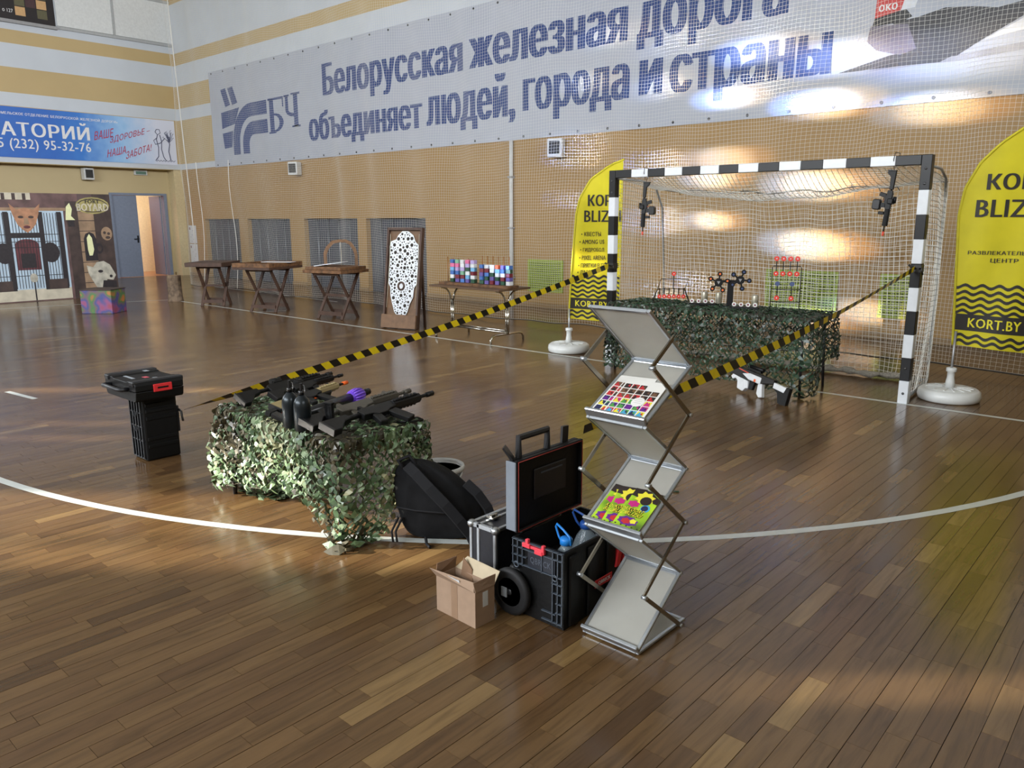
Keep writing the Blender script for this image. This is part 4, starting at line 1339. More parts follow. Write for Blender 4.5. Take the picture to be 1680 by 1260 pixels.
for x in (-0.25, 0.245):
    mb = emb(); mb.tube([(x, -0.03, 1.38), (x + 0.01, -0.03, 0.9), (x, -0.035, 0.30)], 0.004, 5); mb.build('side_string', M_STRING, eb)

# ---------------------------------------------------------------- tube-legged table with cube racks
M_CHR = mat('chrome_tube', (196, 192, 182), 0.12, 1.0)
M_TTOP = mat('table_board_brown', (92, 68, 46), 0.5, var=0.2)
ct = thing('tube_leg_table', 'brown table on chrome tube legs carrying coloured cube racks', 'table', (-3.90, 0.36, 0), math.radians(-1))
mb = MB(); mb.box(-0.66, 0.66, -0.30, 0.30, 0.680, 0.705); mb.build('table_top', M_TTOP, ct, 0.004)
for sx in (-1, 1):
    x = sx * 0.52
    for dx in (-0.018, 0.018):
        mb = MB(); mb.tube([(x + dx, 0, 0.10), (x + dx, 0, 0.50)], 0.014, 8); mb.build('column', M_CHR, ct)
    for sy in (-1, 1):
        mb = MB(); mb.tube([(x, 0.0, 0.48)] + [(x, sy * (0.03 + 0.17 * (1 - math.cos(a))), 0.50 + 0.17 * math.sin(a)) for a in [PI / 2 * k / 6 for k in range(7)]], 0.013, 8); mb.build('curved_strut', M_CHR, ct)
    mb = MB(); mb.tube([(x, -0.31, 0.0), (x, -0.31, 0.05), (x, -0.28, 0.09), (x, -0.22, 0.105), (x, 0.22, 0.105), (x, 0.28, 0.09), (x, 0.31, 0.05), (x, 0.31, 0.0)], 0.014, 8); mb.build('foot_bar', M_CHR, ct)
mb = MB(); mb.tube([(-0.52, 0, 0.12), (0.52, 0, 0.12)], 0.014, 8); mb.tube([(-0.52, 0.03, 0.14), (0.52, 0.03, 0.14)], 0.012, 8); mb.build('long_stretcher', M_CHR, ct)
CUBE = [mat('cube_' + n, c, 0.45, var=0.04) for n, c in (('blue', (70, 110, 176)), ('sky', (112, 168, 208)), ('white', (214, 216, 218)), ('maroon', (112, 34, 46)), ('green', (34, 74, 54)), ('violet', (96, 84, 150)), ('pink', (214, 110, 150)), ('mint', (122, 170, 140)), ('lilac', (178, 160, 206)), ('orange', (226, 104, 50)))]
S1 = [[4, 2, 0, 1, 6, 0], [5, 3, 0, 8, 6, 7], [0, 3, 7, 8, 2, 2], [5, 1, 2, 4, 8, 6], [4, 2, 3, 1, 2, 8]]
S2 = [[4, 0, 5, 3, 0], [5, 4, 0, 3, 2], [3, 5, 4, 2, 2], [5, 4, 2, 1, 9], [4, 3, 2, 0, 5], [2, 5, 3, 4, 0]]
cube_me = {}
def cube_rack(label, loc, rz, stacks, pitch, empty_rod):
    t = thing('cube_rack', label, 'stacking toy', loc, rz, 'coloured cube racks on the tube-legged table')
    n = len(stacks)
    w_ = pitch * (n + (1 if empty_rod else 0))
    mb = MB(); mb.box(-w_ / 2 - 0.04, w_ / 2 + 0.02, -0.11, 0.11, 0, 0.035); mb.build('rack_base', M_RUST, t, 0.003)
    for i, st_ in enumerate(stacks):
        x = -w_ / 2 + pitch * (i + 0.5 + (1 if empty_rod else 0))
        mb = MB(); mb.cyl((x, 0, 0.0355), (x, 0, 0.40 if len(st_) == 5 else 0.36), 0.006, 6); rod = mb.build('rod', mat('copper_rod', (176, 120, 70), 0.3, 0.7), t)
        for j, c in enumerate(st_):
            if c not in cube_me:
                m_ = MB(); m_.cbox((0, 0, 0.0255), (0.066, 0.066, 0.049)); cube_me[c] = m_.mesh('cube', CUBE[c])
            q = put('cube_block', cube_me[c], rod, 0.003)
            q.location = (x, 0, 0.036 + 0.0505 * j); q.rotation_euler = (0, 0, rnd.uniform(-0.25, 0.25))
    if empty_rod:
        x = -w_ / 2 + pitch * 0.4
        mb = MB(); mb.cyl((x, 0, 0.0355), (x, 0, 0.37), 0.006, 6); mb.build('rod', MATS['copper_rod'], t)
cube_rack('wooden rack of five full cube stacks and one bare rod', (-4.17, 0.30, 0.7055), math.radians(1), S1, 0.095, True)
cube_rack('wooden rack of six shorter cube stacks with rods showing', (-3.53, 0.30, 0.7055), math.radians(1), S2, 0.093, False)
# ================================================================== CAMOUFLAGE-DRAPED TABLES
def camo_net(name, label, loc, lx, ly, h, hem, mats, cell, seed, out_k=0.03, wide=(0.15, 0.33), layers=2):
    """leafy garnish lattice: lx, ly table size, h height, hem(s) -> drape length at perimeter distance s"""
    t = thing(name, label, 'net', loc)
    rr = random.Random(seed)
    per = [(-lx / 2, -ly / 2), (lx / 2, -ly / 2), (lx / 2, ly / 2), (-lx / 2, ly / 2)]
    Ls = [lx, ly, lx, ly]
    tot = sum(Ls)
    nrm = [(0, -1), (1, 0), (0, 1), (-1, 0)]
    def edge(s):
        s = s % tot
        k = 0
        while s > Ls[k]:
            s -= Ls[k]; k += 1
        a, b = per[k], per[(k + 1) % 4]
        u = s / Ls[k]
        n0 = Vector(nrm[k])
        # blend normals near corners
        d = 0.06
        if s < d: n0 = (Vector(nrm[k - 1]) * (0.5 - 0.5 * s / d) + n0 * (0.5 + 0.5 * s / d))
        elif s > Ls[k] - d:
            q = (Ls[k] - s) / d
            n0 = (Vector(nrm[(k + 1) % 4]) * (0.5 - 0.5 * q) + n0 * (0.5 + 0.5 * q))
        n0.normalize()
        return Vector((a[0] + (b[0] - a[0]) * u, a[1] + (b[1] - a[1]) * u)), n0
    ph = [rr.uniform(0, 6) for _ in range(6)]
    def skirt(s, d):
        p, n_ = edge(s)
        fold = 0.018 * math.sin(s * 14 + ph[0]) + 0.012 * math.sin(s * 31 + ph[1] + d * 5)
        k = min(d / 0.25, 1)
        o = 0.012 + out_k * k + fold * k
        z = h + 0.012 - d
        if d < 0.03: z = h + 0.014 - d * d * 12; o *= d / 0.03
        if z < 0.012:
            o += (0.012 - z) * 0.9; z = 0.012 + 0.012 * abs(math.sin(s * 23 + ph[2]))
        return Vector((p.x + n_.x * o, p.y + n_.y * o, z)), Vector((n_.x, n_.y, 0.25)).normalized()
    def topf(x, y):
        return Vector((x, y, h + 0.012 + 0.004 * math.sin(9 * x + ph[3]) * math.sin(11 * y + ph[4]))), Vector((0, 0, 1))
    mb = MB()
    nm = len(mats)
    def leaf(p0, p1, n_, big=1.0):
        d = p1 - p0
        L = d.length
        if L < 1e-5: return
        d = d / L
        s_ = d.cross(n_).normalized()
        tw = rr.gauss(0, 0.8)
        s_ = (s_ * math.cos(tw) + n_ * math.sin(tw)).normalized()
        b = n_ * (rr.uniform(0.0, 0.020) * big)
        w = L * rr.uniform(*wide) * big
        e = L * rr.uniform(0.05, 0.30)
        a0, a1 = p0 - d * e, p1 + d * e
        m0, m1 = p0 + d * (L * rr.uniform(0.25, 0.4)) + b, p0 + d * (L * rr.uniform(0.6, 0.75)) + b * 0.8
        k1, k2 = rr.uniform(0.6, 1.3), rr.uniform(0.6, 1.3)
        vs = [a0, m0 - s_ * w * k1, m0 + s_ * w * k2, m1 - s_ * w * k2, m1 + s_ * w * k1, a1]
        c = (a0 + a1) / 2
        f = math.sin(c.x * 7 + ph[0]) + math.sin(c.y * 9 + ph[1]) + math.sin(c.z * 11 + ph[2] + c.x * 5)
        mi = int((f + 3) / 6 * nm * 0.999 + rr.gauss(0, 0.9))
        mb.add([tuple(q) for q in vs], [(0, 1, 2), (1, 3, 4, 2), (3, 5, 4)], max(0, min(nm - 1, mi)))
    cols = int(tot / cell)
    cs = tot / cols
    for layer in range(layers):
        for i in range(cols):
            s0 = i * cs
            D = hem(s0) - 0.02 * layer
            rows = max(2, int(D / (cell * 0.62)))
            for j in range(rows):
                def node(ii, jj):
                    o_ = 0.5 * (jj % 2) + 0.31 * layer
                    jit = 0.26
                    r2 = random.Random(seed * 7919 + layer * 31337 + (ii % cols) * 131 + jj)
                    p_, n_ = skirt((ii + o_ + r2.uniform(-jit, jit)) * cs, max(0, (jj + 0.4 * layer + r2.uniform(-jit, jit)) * cell * 0.62))
                    return p_ - Vector((n_.x, n_.y, 0)) * (0.012 * layer), n_
                (p0, n0) = node(i, j)
                q1 = node(i, j + 1) if j % 2 == 0 else node(i + 1, j + 1)
                q2 = node(i - 1, j + 1) if j % 2 == 0 else node(i, j + 1)
                for q in (q1, q2):
                    if rr.random() < 0.93: leaf(p0, q[0], n0)
    nx_, ny_ = int(lx / cell), int(ly / (cell * 0.62))
    for i in range(nx_):
        for j in range(ny_):
            def tn(ii, jj):
                r2 = random.Random(seed * 104729 + ii * 977 + jj)
                x = -lx / 2 + (ii + 0.5 * (jj % 2) + r2.uniform(-0.2, 0.2)) * lx / nx_
                y = -ly / 2 + (jj + r2.uniform(-0.2, 0.2)) * ly / ny_
                return topf(max(-lx / 2, min(lx / 2, x)), max(-ly / 2, min(ly / 2, y)))[0]
            p0 = tn(i, j)
            a, b = (tn(i, j + 1), tn(i - 1, j + 1)) if j % 2 == 0 else (tn(i + 1, j + 1), tn(i, j + 1))
            for q in (a, b): leaf(p0, q, Vector((0, 0, 1)), 0.8)
    o = mb.build('garnish_leaves', mats, t, fix=False); o['kind'] = 'stuff'
    # carrying cords of the net
    mb = MB()
    paths = []
    for i in range(0, cols, 3):
        D = hem(i * cs)
        paths.append([tuple(skirt(i * cs, D * k / 8)[0]) for k in range(9)])
    for k in range(1, 5):
        paths.append([tuple(skirt(tot * i / 90, hem(tot * i / 90) * k / 4.2)[0]) for i in range(91)])
    strands(mb, paths, 0.0016)
    o = mb.build('net_cords', mats[0], t, fix=False); o['kind'] = 'stuff'
    return t
def lin_tab(tab):
    def f(s):
        if s <= tab[0][0]: return tab[0][1]
        for (a, b), (c, d) in zip(tab, tab[1:]):
            if s <= c: return b + (d - b) * (s - a) / (c - a)
        return tab[-1][1]
    return f
def leafm(name, c):
    m = mat(name, c, 0.38, var=0.25, scale=35, spec=0.7)
    return m
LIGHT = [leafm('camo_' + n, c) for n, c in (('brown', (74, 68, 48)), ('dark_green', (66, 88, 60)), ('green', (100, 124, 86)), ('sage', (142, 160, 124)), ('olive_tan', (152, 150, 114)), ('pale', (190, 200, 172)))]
DARKC = [leafm('camo_d_' + n, c) for n, c in (('black_green', (26, 40, 30)), ('forest', (34, 56, 40)), ('pine', (42, 68, 48)), ('bottle', (50, 74, 52)), ('deep_green', (30, 44, 30)))]  # dark green leaf tones scattered over the net
M_TBL = mat('plain_table_board', (84, 78, 66), 0.6)
M_LEG = mat('table_leg_steel', (58, 58, 60), 0.4, 0.5)
def plain_table(label, loc, lx, ly, h):
    t = thing('folding_table', label, 'table', loc)
    mb = MB(); mb.box(-lx / 2, lx / 2, -ly / 2, ly / 2, h - 0.03, h); mb.build('table_top', M_TBL, t, 0.004)
    for sx in (-1, 1):
        for sy in (-1, 1):
            mb = MB(); mb.tube([(sx * (lx / 2 - 0.07), sy * (ly / 2 - 0.05), h - 0.03), (sx * (lx / 2 - 0.05), sy * (ly / 2 - 0.03), 0)], 0.013, 8); mb.build('leg', M_LEG, t)
    return t
# front table, light camouflage
TH = 0.515
plain_table('low table hidden under the light camouflage net', (-0.20, -4.74, 0), 1.14, 0.55, TH)
hemF = lin_tab([(0, 0.50), (0.25, 0.42), (0.55, 0.38), (0.80, 0.34), (0.98, 0.36), (1.04, 0.50), (1.10, 0.58), (1.14, 0.62), (1.25, 0.58), (1.36, 0.50), (1.50, 0.36), (1.66, 0.27), (2.2, 0.27), (2.5, 0.45), (2.83, 0.56), (3.1, 0.55), (3.38, 0.50)])
camo_net('light_camouflage_net', 'light green camouflage net over the low gun table', (-0.20, -4.74, 0), 1.15, 0.56, TH, hemF, LIGHT, 0.046, 4, 0.035)
# scrap of the net bunched under the table's left end
sc = thing('camouflage_bundle', 'bunched camouflage fabric on floor under the gun table', 'fabric', (-0.62, -4.86, 0))
mb = MB()
rr = random.Random(9)
for k in range(150):
    a = rr.uniform(0, 2 * PI); r_ = rr.uniform(0, 1) ** 0.5
    c = Vector((0.20 * r_ * math.cos(a), 0.10 * r_ * math.sin(a), 0.012 + 0.07 * (1 - r_) * rr.uniform(0.5, 1)))
    d1 = Vector((rr.uniform(-1, 1), rr.uniform(-1, 1), rr.uniform(-0.3, 0.3))).normalized() * 0.03
    d2 = Vector((-d1.y, d1.x, rr.uniform(-0.01, 0.01))) * 0.8
    qs = [c - d1, c + d2, c + d1, c - d2]
    mb.add([(q.x, q.y, max(q.z, 0.004)) for q in qs], [(0, 1, 2, 3)], rr.randrange(4))
mb.build('fabric_leaves', LIGHT, sc, fix=False)
sc_ = [o for o in sc.children]; sc_[0]['kind'] = 'stuff'
mb = MB(); mb.tube([(-0.20, -0.05, 0.006), (-0.24, -0.06, 0.012), (-0.28, -0.03, 0.006), (-0.33, -0.05, 0.008)], 0.005, 5); mb.build('cord_end', M_STRING, sc)
# goal table, dark camouflage
GH = 0.70
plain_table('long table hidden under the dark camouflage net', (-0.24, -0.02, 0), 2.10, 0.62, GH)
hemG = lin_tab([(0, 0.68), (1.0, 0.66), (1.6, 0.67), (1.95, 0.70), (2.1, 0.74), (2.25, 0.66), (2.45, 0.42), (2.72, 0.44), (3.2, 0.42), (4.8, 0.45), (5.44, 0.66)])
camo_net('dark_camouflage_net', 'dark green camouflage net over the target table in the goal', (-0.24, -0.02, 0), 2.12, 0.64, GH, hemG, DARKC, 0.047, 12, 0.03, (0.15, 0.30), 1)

# ================================================================== TARGETS ON THE GOAL TABLE
M_BW = mat('black_wire', (20, 20, 22), 0.4, 0.3)
M_RED = mat('target_red', (226, 60, 44), 0.4)
M_WD = mat('target_white', (222, 220, 216), 0.4)
M_BLU = mat('target_blue', (70, 84, 124), 0.4)
M_ORG = mat('target_orange', (222, 110, 50), 0.4)
TZ = GH + 0.018
def disc(parent, c, r_, m_, name='target_disc', dot=None):
    mb = MB(); mb.cyl((c[0], c[1] - 0.004, c[2]), (c[0], c[1] + 0.004, c[2]), r_, 14)
    o = mb.build(name, m_, parent)
    if dot:
        mb = MB(); mb.cyl((c[0], c[1] - 0.0055, c[2]), (c[0], c[1] - 0.0042, c[2]), r_ * (0.28 if m_ is M_RED else 0.45), 10); mb.build('bullseye', dot, o)
    return o
t = thing('swing_target', 'wire rack target with six hanging red discs and one raised', 'target', (-0.84, 0.14, TZ), math.radians(38))
mb = MB()
mb.tube([(-0.20, 0.05, 0), (-0.15, 0.0, 0.13), (-0.12, -0.0, 0.235), (0.17, 0.0, 0.235), (0.13, 0.0, 0.13), (0.18, 0.05, 0)], 0.004, 5)
mb.tube([(-0.15, 0, 0.13), (0.13, 0, 0.13)], 0.004, 5); mb.tube([(-0.20, -0.05, 0), (-0.15, 0, 0.13)], 0.004, 5); mb.tube([(0.18, -0.05, 0), (0.13, 0, 0.13)], 0.004, 5)
mb.build('wire_frame', M_BW, t)
for i in range(6):
    x = -0.13 + 0.05 * i
    mb = MB(); mb.bar((x, 0, 0.14), (x, 0, 0.06), 0.010, 0.006); mb.build('hanger', M_BW, t)
    disc(t, (x, -0.004, 0.052), 0.021, M_RED, dot=M_WD)
mb = MB(); mb.bar((0.012, 0, 0.13), (0.012, 0, 0.27), 0.010, 0.006); mb.build('reset_arm', M_BW, t)
disc(t, (0.012, -0.004, 0.29), 0.022, M_RED, dot=M_WD)
t = thing('spinner_target', 'black post with one orange and one blue five-disc spinner', 'target', (-0.16, 0.10, TZ), math.radians(25))
mb = MB(); mb.box(-0.03, 0.03, -0.012, 0.012, 0.0, 0.26); mb.box(-0.06, 0.06, -0.05, 0.05, 0, 0.012); mb.build('post', M_BW, t, 0.003)
mb = MB(); mb.box(-0.10, 0.08, -0.02, -0.013, 0.235, 0.26); mb.build('cross_arm', M_BW, t)
for cx, cz, m_, ph in ((-0.115, 0.235, M_ORG, 0.2), (0.09, 0.262, M_BLU, 1.2)):
    mb = MB(); mb.cyl((cx, -0.035, cz), (cx, -0.021, cz), 0.042, 16); hub = mb.build('hub', M_BW, t)
    mb = MB(); mb.prism([(cx - 0.016, cz + 0.012), (cx + 0.016, cz + 0.012), (cx, cz - 0.018)], -0.037, -0.0352, 'y'); mb.build('hub_mark', M_TRIMG, hub)
    for k in range(5):
        a = ph + 2 * PI * k / 5
        ex, ez = cx + 0.085 * math.cos(a), cz + 0.085 * math.sin(a)
        mb = MB(); mb.bar((cx, -0.028, cz), (ex, -0.028, ez), 0.016, 0.008, up=(0, 1, 0)); mb.build('spoke', M_BW, hub)
        disc(hub, (ex, -0.034, ez), 0.024, M_BW, 'spinner_disc', m_)
        
t = thing('grid_target', 'tall wire grid target with red discs in pairs of rows', 'target', (0.40, 0.10, TZ), math.radians(18))
mb = MB()
mb.tube([(-0.13, 0, 0), (-0.13, 0, 0.40), (-0.12, 0, 0.415), (0.12, 0, 0.415), (0.13, 0, 0.40), (0.13, 0, 0)], 0.004, 5)
for z in (0.08, 0.20): mb.tube([(-0.13, 0, z), (0.13, 0, z)], 0.004, 5)
mb.tube([(-0.13, -0.07, 0.004), (-0.13, 0.07, 0.004)], 0.004, 5); mb.tube([(0.13, -0.07, 0.004), (0.13, 0.07, 0.004)], 0.004, 5)
mb.build('wire_frame', M_BW, t)
for i in range(4):
    x = -0.095 + 0.062 * i
    mb = MB(); mb.bar((x, 0, 0.34), (x, 0, 0.48), 0.008, 0.005); mb.build('hanger', M_BW, t)
    disc(t, (x, -0.005, 0.345), 0.023, M_RED, dot=M_WD); disc(t, (x, -0.005, 0.485), 0.023, M_RED, dot=M_WD)
for x in (-0.075, 0.055):
    mb = MB(); mb.bar((x, 0, 0.11), (x, 0, 0.25), 0.008, 0.005); mb.build('hanger', M_BW, t)
    disc(t, (x, -0.005, 0.115), 0.023, M_RED, dot=M_WD); disc(t, (x, -0.005, 0.25), 0.022, M_BLU)
for (x, y, rz, lab) in ((-0.42, 0.02, 25, 'flat strip with four ringed white targets left of the spinner'), (0.06, -0.02, 15, 'flat strip with four ringed white targets right of the spinner')):
    t = thing('pop_up_target', lab, 'target', (x, y, TZ), math.radians(rz))
    mb = MB(); mb.box(-0.13, 0.13, -0.03, 0.05, 0, 0.022); mb.build('tray', M_BW, t, 0.003)
    for i in range(4):
        xx = -0.10 + 0.066 * i
        o = disc(t, (xx, -0.02, 0.042), 0.021, M_WD, 'ring_disc', mat('ring_plum', (120, 50, 66), 0.5))
for x in (-0.52, -0.28, -0.02):
    pass
mb = MB()
can_me = None
for i, (x, y) in enumerate(((-0.50, 0.22), (-0.35, 0.24), (0.06, 0.20))):
    t = thing('tin_can', ('dented silver tin behind the ring targets, leftmost of three', 'dented silver tin behind the ring targets, middle of three', 'dented silver tin just right of the spinner post')[i], 'can', (x, y, TZ), 0, 'tins on the goal table')
    m_ = MB(); m_.lathe([(0.030, 0), (0.032, 0.004), (0.032, 0.10), (0.029, 0.108), (0.029, 0.114)], 14); m_.build('can_body', mat('tin_silver', (176, 170, 152), 0.35, 0.5, var=0.3, scale=30), t)
    m_ = MB(); m_.lathe([(0.027, 0.1145), (0.027, 0.116)], 14); m_.build('can_lid', M_GAL, t)
# ================================================================== TOY GUNS
M_GB = mat('gun_black', (10, 10, 11), 0.45, var=0.12, scale=40, spec=0.35)
M_GB2 = mat('gun_black_gloss', (18, 18, 20), 0.28, var=0.1)
M_GG = mat('gun_grey', (84, 80, 72), 0.4, 0.3)
M_GT = mat('gun_tan', (150, 134, 92), 0.5)
M_GR = mat('gun_red_tip', (226, 84, 60), 0.45)
M_GO = mat('gun_orange', (236, 100, 30), 0.45)
M_GP = mat('gun_purple', (104, 60, 200), 0.4)
M_GW = mat('gun_white', (222, 224, 226), 0.35)
def rifle(name, label, loc, rot, s=1.0, body=M_GB, guard=None, stock=None, mag='stick', tip=None, scope=True, cat='toy gun', group=None, chunky=False):
    """barrel towards +y, up +z, thickness along x; origin at receiver centre"""
    t = thing(name, label, cat, loc, 0, group)
    t.rotation_euler = rot
    guard = guard or body; stock = stock or body
    def B(): 
        m_ = MB(); m_.T = Matrix.Scale(s, 4); return m_
    m_ = B(); m_.prism([(-0.12, -0.025), (-0.12, 0.03), (-0.09, 0.04), (0.11, 0.04), (0.12, 0.03), (0.12, -0.02), (0.06, -0.03), (0.02, -0.05), (-0.04, -0.05), (-0.06, -0.03)], -0.019, 0.019); m_.build('receiver', body, t, 0.003 * s)
    m_ = B()
    m_.cyl((0, 0.12, 0.012), (0, 0.33, 0.012), 0.036 if chunky else 0.028, 8, smooth=False)
    hg = m_.build('handguard', guard, t)
    m_ = B()
    for i in range(16):
        y = -0.08 + i * 0.025
        m_.box(-0.011, 0.011, y, y + 0.014, 0.039, 0.049)
    m_.box(-0.009, 0.009, -0.09, 0.32, 0.035, 0.041)
    for i in range(7):
        y = 0.13 + i * 0.027
        m_.box(-0.034, -0.027, y, y + 0.015, 0.002, 0.022); m_.box(0.027, 0.034, y, y + 0.015, 0.002, 0.022)
    m_.build('rail', guard, t)
    m_ = B(); m_.cyl((0, 0.33, 0.012), (0, 0.42, 0.012), 0.010, 8); m_.build('barrel', body, t)
    m_ = B(); m_.cyl((0, 0.40, 0.012), (0, 0.455, 0.012), 0.015, 8); m_.build('muzzle', tip or body, t)
    m_ = B(); m_.cyl((0, -0.25, 0.012), (0, -0.12, 0.012), 0.014, 8); m_.build('buffer_tube', body, t)
    m_ = B(); m_.prism(([(-0.36, -0.07), (-0.36, 0.035), (-0.13, 0.035), (-0.13, -0.012), (-0.29, -0.022), (-0.33, -0.07)] if chunky else [(-0.36, -0.075), (-0.36, 0.035), (-0.20, 0.035), (-0.19, -0.005), (-0.25, -0.02), (-0.32, -0.075)]), -0.018, 0.018); m_.build('stock', stock, t, 0.004 * s)
    m_ = B(); m_.box(-0.02, 0.02, -0.372, -0.36, -0.078, 0.037); m_.build('butt_pad', M_GB2, t, 0.003 * s)
    m_ = B(); m_.prism([(-0.07, -0.03), (-0.02, -0.04), (-0.045, -0.125), (-0.095, -0.115)], -0.015, 0.015); m_.build('grip', body, t, 0.005 * s)
    m_ = B(); m_.tube([(0, -0.02, -0.045), (0, -0.015, -0.068), (0, 0.02, -0.07), (0, 0.03, -0.05)], 0.004, 5); m_.build('trigger_guard', body, t)
    m_ = B(); m_.prism([(0.0, -0.045), (0.008, -0.045), (0.012, -0.064), (0.004, -0.064)], -0.004, 0.004); m_.build('trigger', tip or body, t)
    if mag == 'stick':
        m_ = B(); m_.prism([(0.035, -0.04), (0.10, -0.03), (0.125, -0.15), (0.062, -0.165)], -0.013, 0.013); m_.build('magazine', body, t, 0.003 * s)
    else:
        m_ = B(); m_.prism([(0.035, -0.04), (0.10, -0.03), (0.10, -0.09), (0.04, -0.09)], -0.014, 0.014); m_.build('magazine_neck', body, t)
        m_ = B(); m_.prism([(0.015, -0.085), (0.12, -0.085), (0.135, -0.105), (0.135, -0.17), (0.115, -0.19), (0.02, -0.19), (0.0, -0.17), (0.0, -0.105)], -0.035, 0.035); m_.build('drum_magazine', M_GB2, t, 0.012 * s, 2)
    if chunky:
        m_ = B(); m_.box(-0.016, 0.016, 0.15, 0.19, -0.10, -0.025); m_.build('foregrip', body, t, 0.004)
        m_ = B(); m_.box(-0.045, 0.045, -0.02, 0.05, 0.0, 0.07); m_.build('top_unit', body, t, 0.006)
    if scope:
        m_ = B(); m_.box(-0.014, 0.014, -0.04, 0.03, 0.049, 0.062); m_.cyl((0, -0.045, 0.078), (0, 0.035, 0.078), 0.018, 10); m_.build('sight', body, t)
    else:
        m_ = B(); m_.box(-0.004, 0.004, 0.29, 0.31, 0.049, 0.085); m_.build('front_sight', body, t)
        m_ = B(); m_.box(-0.009, 0.009, -0.07, -0.05, 0.049, 0.08); m_.build('rear_sight', body, t)
    return t
# two hung muzzle-down in the corners of the goal: barrel -z, up side away from the drum
def rot_from(yv, zv):
    yv, zv = Vector(yv).normalized(), Vector(zv).normalized()
    xv = yv.cross(zv).normalized(); zv = xv.cross(yv)
    return Matrix((xv, yv, zv)).transposed().to_euler()
hg1 = rifle('hanging_toy_rifle', 'black toy rifle hung muzzle down at left goal post', (-1.155, 0.05, 1.705), rot_from((-0.03, 0, -1), (-1, -0.1, 0)), 0.66, mag='drum', tip=M_GR, chunky=True, group='toy rifles hung in the goal corners')
hg2 = rifle('hanging_toy_rifle', 'black toy rifle hung muzzle down at right goal post', (1.26, 0.05, 1.725), rot_from((-0.10, 0, -1), (1, -0.1, -0.1)), 0.66, mag='drum', tip=M_GR, chunky=True, group='toy rifles hung in the goal corners')
for g_ in (hg1, hg2):
    m_ = MB(); m_.tube([(0, -0.235, 0.0), (0.02, -0.27, 0.0), (0.06, -0.33, 0.0), (0.045, -0.385, 0.0), (-0.05, -0.385, 0.0), (-0.055, -0.33, 0.0), (-0.01, -0.26, 0.0)], 0.003, 5); m_.build('hanging_cord', M_BW, g_)
# guns lying on the front table: up side towards -x
GZ = TH + 0.022
GRP = 'toy guns lying on the camouflage table'
def flat(dx, dy, roll=0.0):
    return rot_from((dx, dy, 0.02), (-1, 0.0, 0.25 + roll))
rifle('toy_rifle', 'black toy rifle at the near corner of the camouflage table', (0.225, -4.655, GZ + 0.055), flat(-0.12, 1), 1.0, mag='stick', scope=False, group=GRP)
rifle('toy_rifle', 'grey and black toy rifle beside the upright magazine', (0.065, -4.675, GZ + 0.05), flat(-0.13, 1), 0.98, guard=M_GG, body=M_GG, stock=M_GB, mag='stick', scope=False, group=GRP)
rifle('toy_rifle', 'black toy rifle at the far left edge of camouflage table', (-0.66, -4.66, GZ + 0.06), flat(-0.17, 1, 0.3), 0.90, mag='stick', scope=True, group=GRP)
rifle('toy_rifle', 'tan stocked toy rifle with orange tip behind the bottles', (-0.38, -4.67, GZ + 0.05), flat(-0.28, 1), 0.80, stock=M_GT, guard=M_GT, tip=M_GO, mag='stick', scope=False, group=GRP)
rifle('toy_rifle', 'black toy rifle with drum magazine beside the tan stocked one', (-0.52, -4.60, GZ + 0.075), flat(-0.20, 1, 0.2), 0.72, mag='drum', scope=True, group=GRP)
# purple-collared blaster
t = thing('toy_blaster', 'black toy blaster with ribbed purple collar on camouflage table', 'toy gun', (-0.16, -4.70, GZ + 0.03), 0, GRP)
t.rotation_euler = flat(-0.28, 1)
m_ = MB(); m_.cyl((0, -0.16, 0), (0, 0.20, 0), 0.028, 10); m_.build('blaster_body', M_GB2, t)
m_ = MB(); m_.lathe([(0.026, 0.20), (0.036, 0.22), (0.038, 0.26), (0.036, 0.30), (0.026, 0.32)], 14); o = m_.build('purple_collar', M_GP, t); o.rotation_euler = (-PI / 2, 0, 0)
m_ = MB()
for k in range(14):
    a = 2 * PI * k / 14
    m_.tube([(0.034 * math.cos(a), 0.215, 0.034 * math.sin(a)), (0.041 * math.cos(a), 0.26, 0.041 * math.sin(a)), (0.034 * math.cos(a), 0.305, 0.034 * math.sin(a))], 0.005, 5)
m_.build('collar_ribs', mat('gun_violet', (140, 96, 226), 0.4), t)
m_ = MB(); m_.prism([(-0.12, -0.02), (-0.06, -0.02), (-0.08, -0.11), (-0.13, -0.10)], -0.016, 0.016); m_.build('grip', M_GB, t, 0.005)
m_ = MB(); m_.cyl((0, -0.20, 0), (0, -0.16, 0), 0.024, 10); m_.build('rear_cap', M_GW, t)
m_ = MB(); m_.cyl((0, 0.32, 0), (0, 0.38, 0), 0.02, 10); m_.build('nozzle', M_GB, t)
# pistol
t = thing('toy_pistol', 'black toy pistol with red trigger left of the two canisters', 'toy gun', (-0.27, -4.93, GZ + 0.025), 0, GRP)
t.rotation_euler = rot_from((-0.5, 1, 0.0), (-1, -0.4, 0.3))
m_ = MB(); m_.box(-0.014, 0.014, -0.09, 0.11, 0.0, 0.035); m_.build('slide', M_GB, t, 0.004)
m_ = MB(); m_.prism([(-0.09, 0.0), (-0.035, 0.0), (-0.05, -0.10), (-0.105, -0.095)], -0.013, 0.013); m_.build('grip', M_GB2, t, 0.005)
m_ = MB(); m_.tube([(0, -0.03, -0.002), (0, -0.025, -0.03), (0, 0.01, -0.03), (0, 0.018, 0.0)], 0.004, 5); m_.build('trigger_guard', M_GB, t)
m_ = MB(); m_.box(-0.004, 0.004, -0.012, -0.002, -0.022, 0.0); m_.build('trigger', M_GR, t)
m_ = MB(); m_.cyl((0, 0.11, 0.02), (0, 0.125, 0.02), 0.009, 8); m_.build('muzzle', M_GR, t)
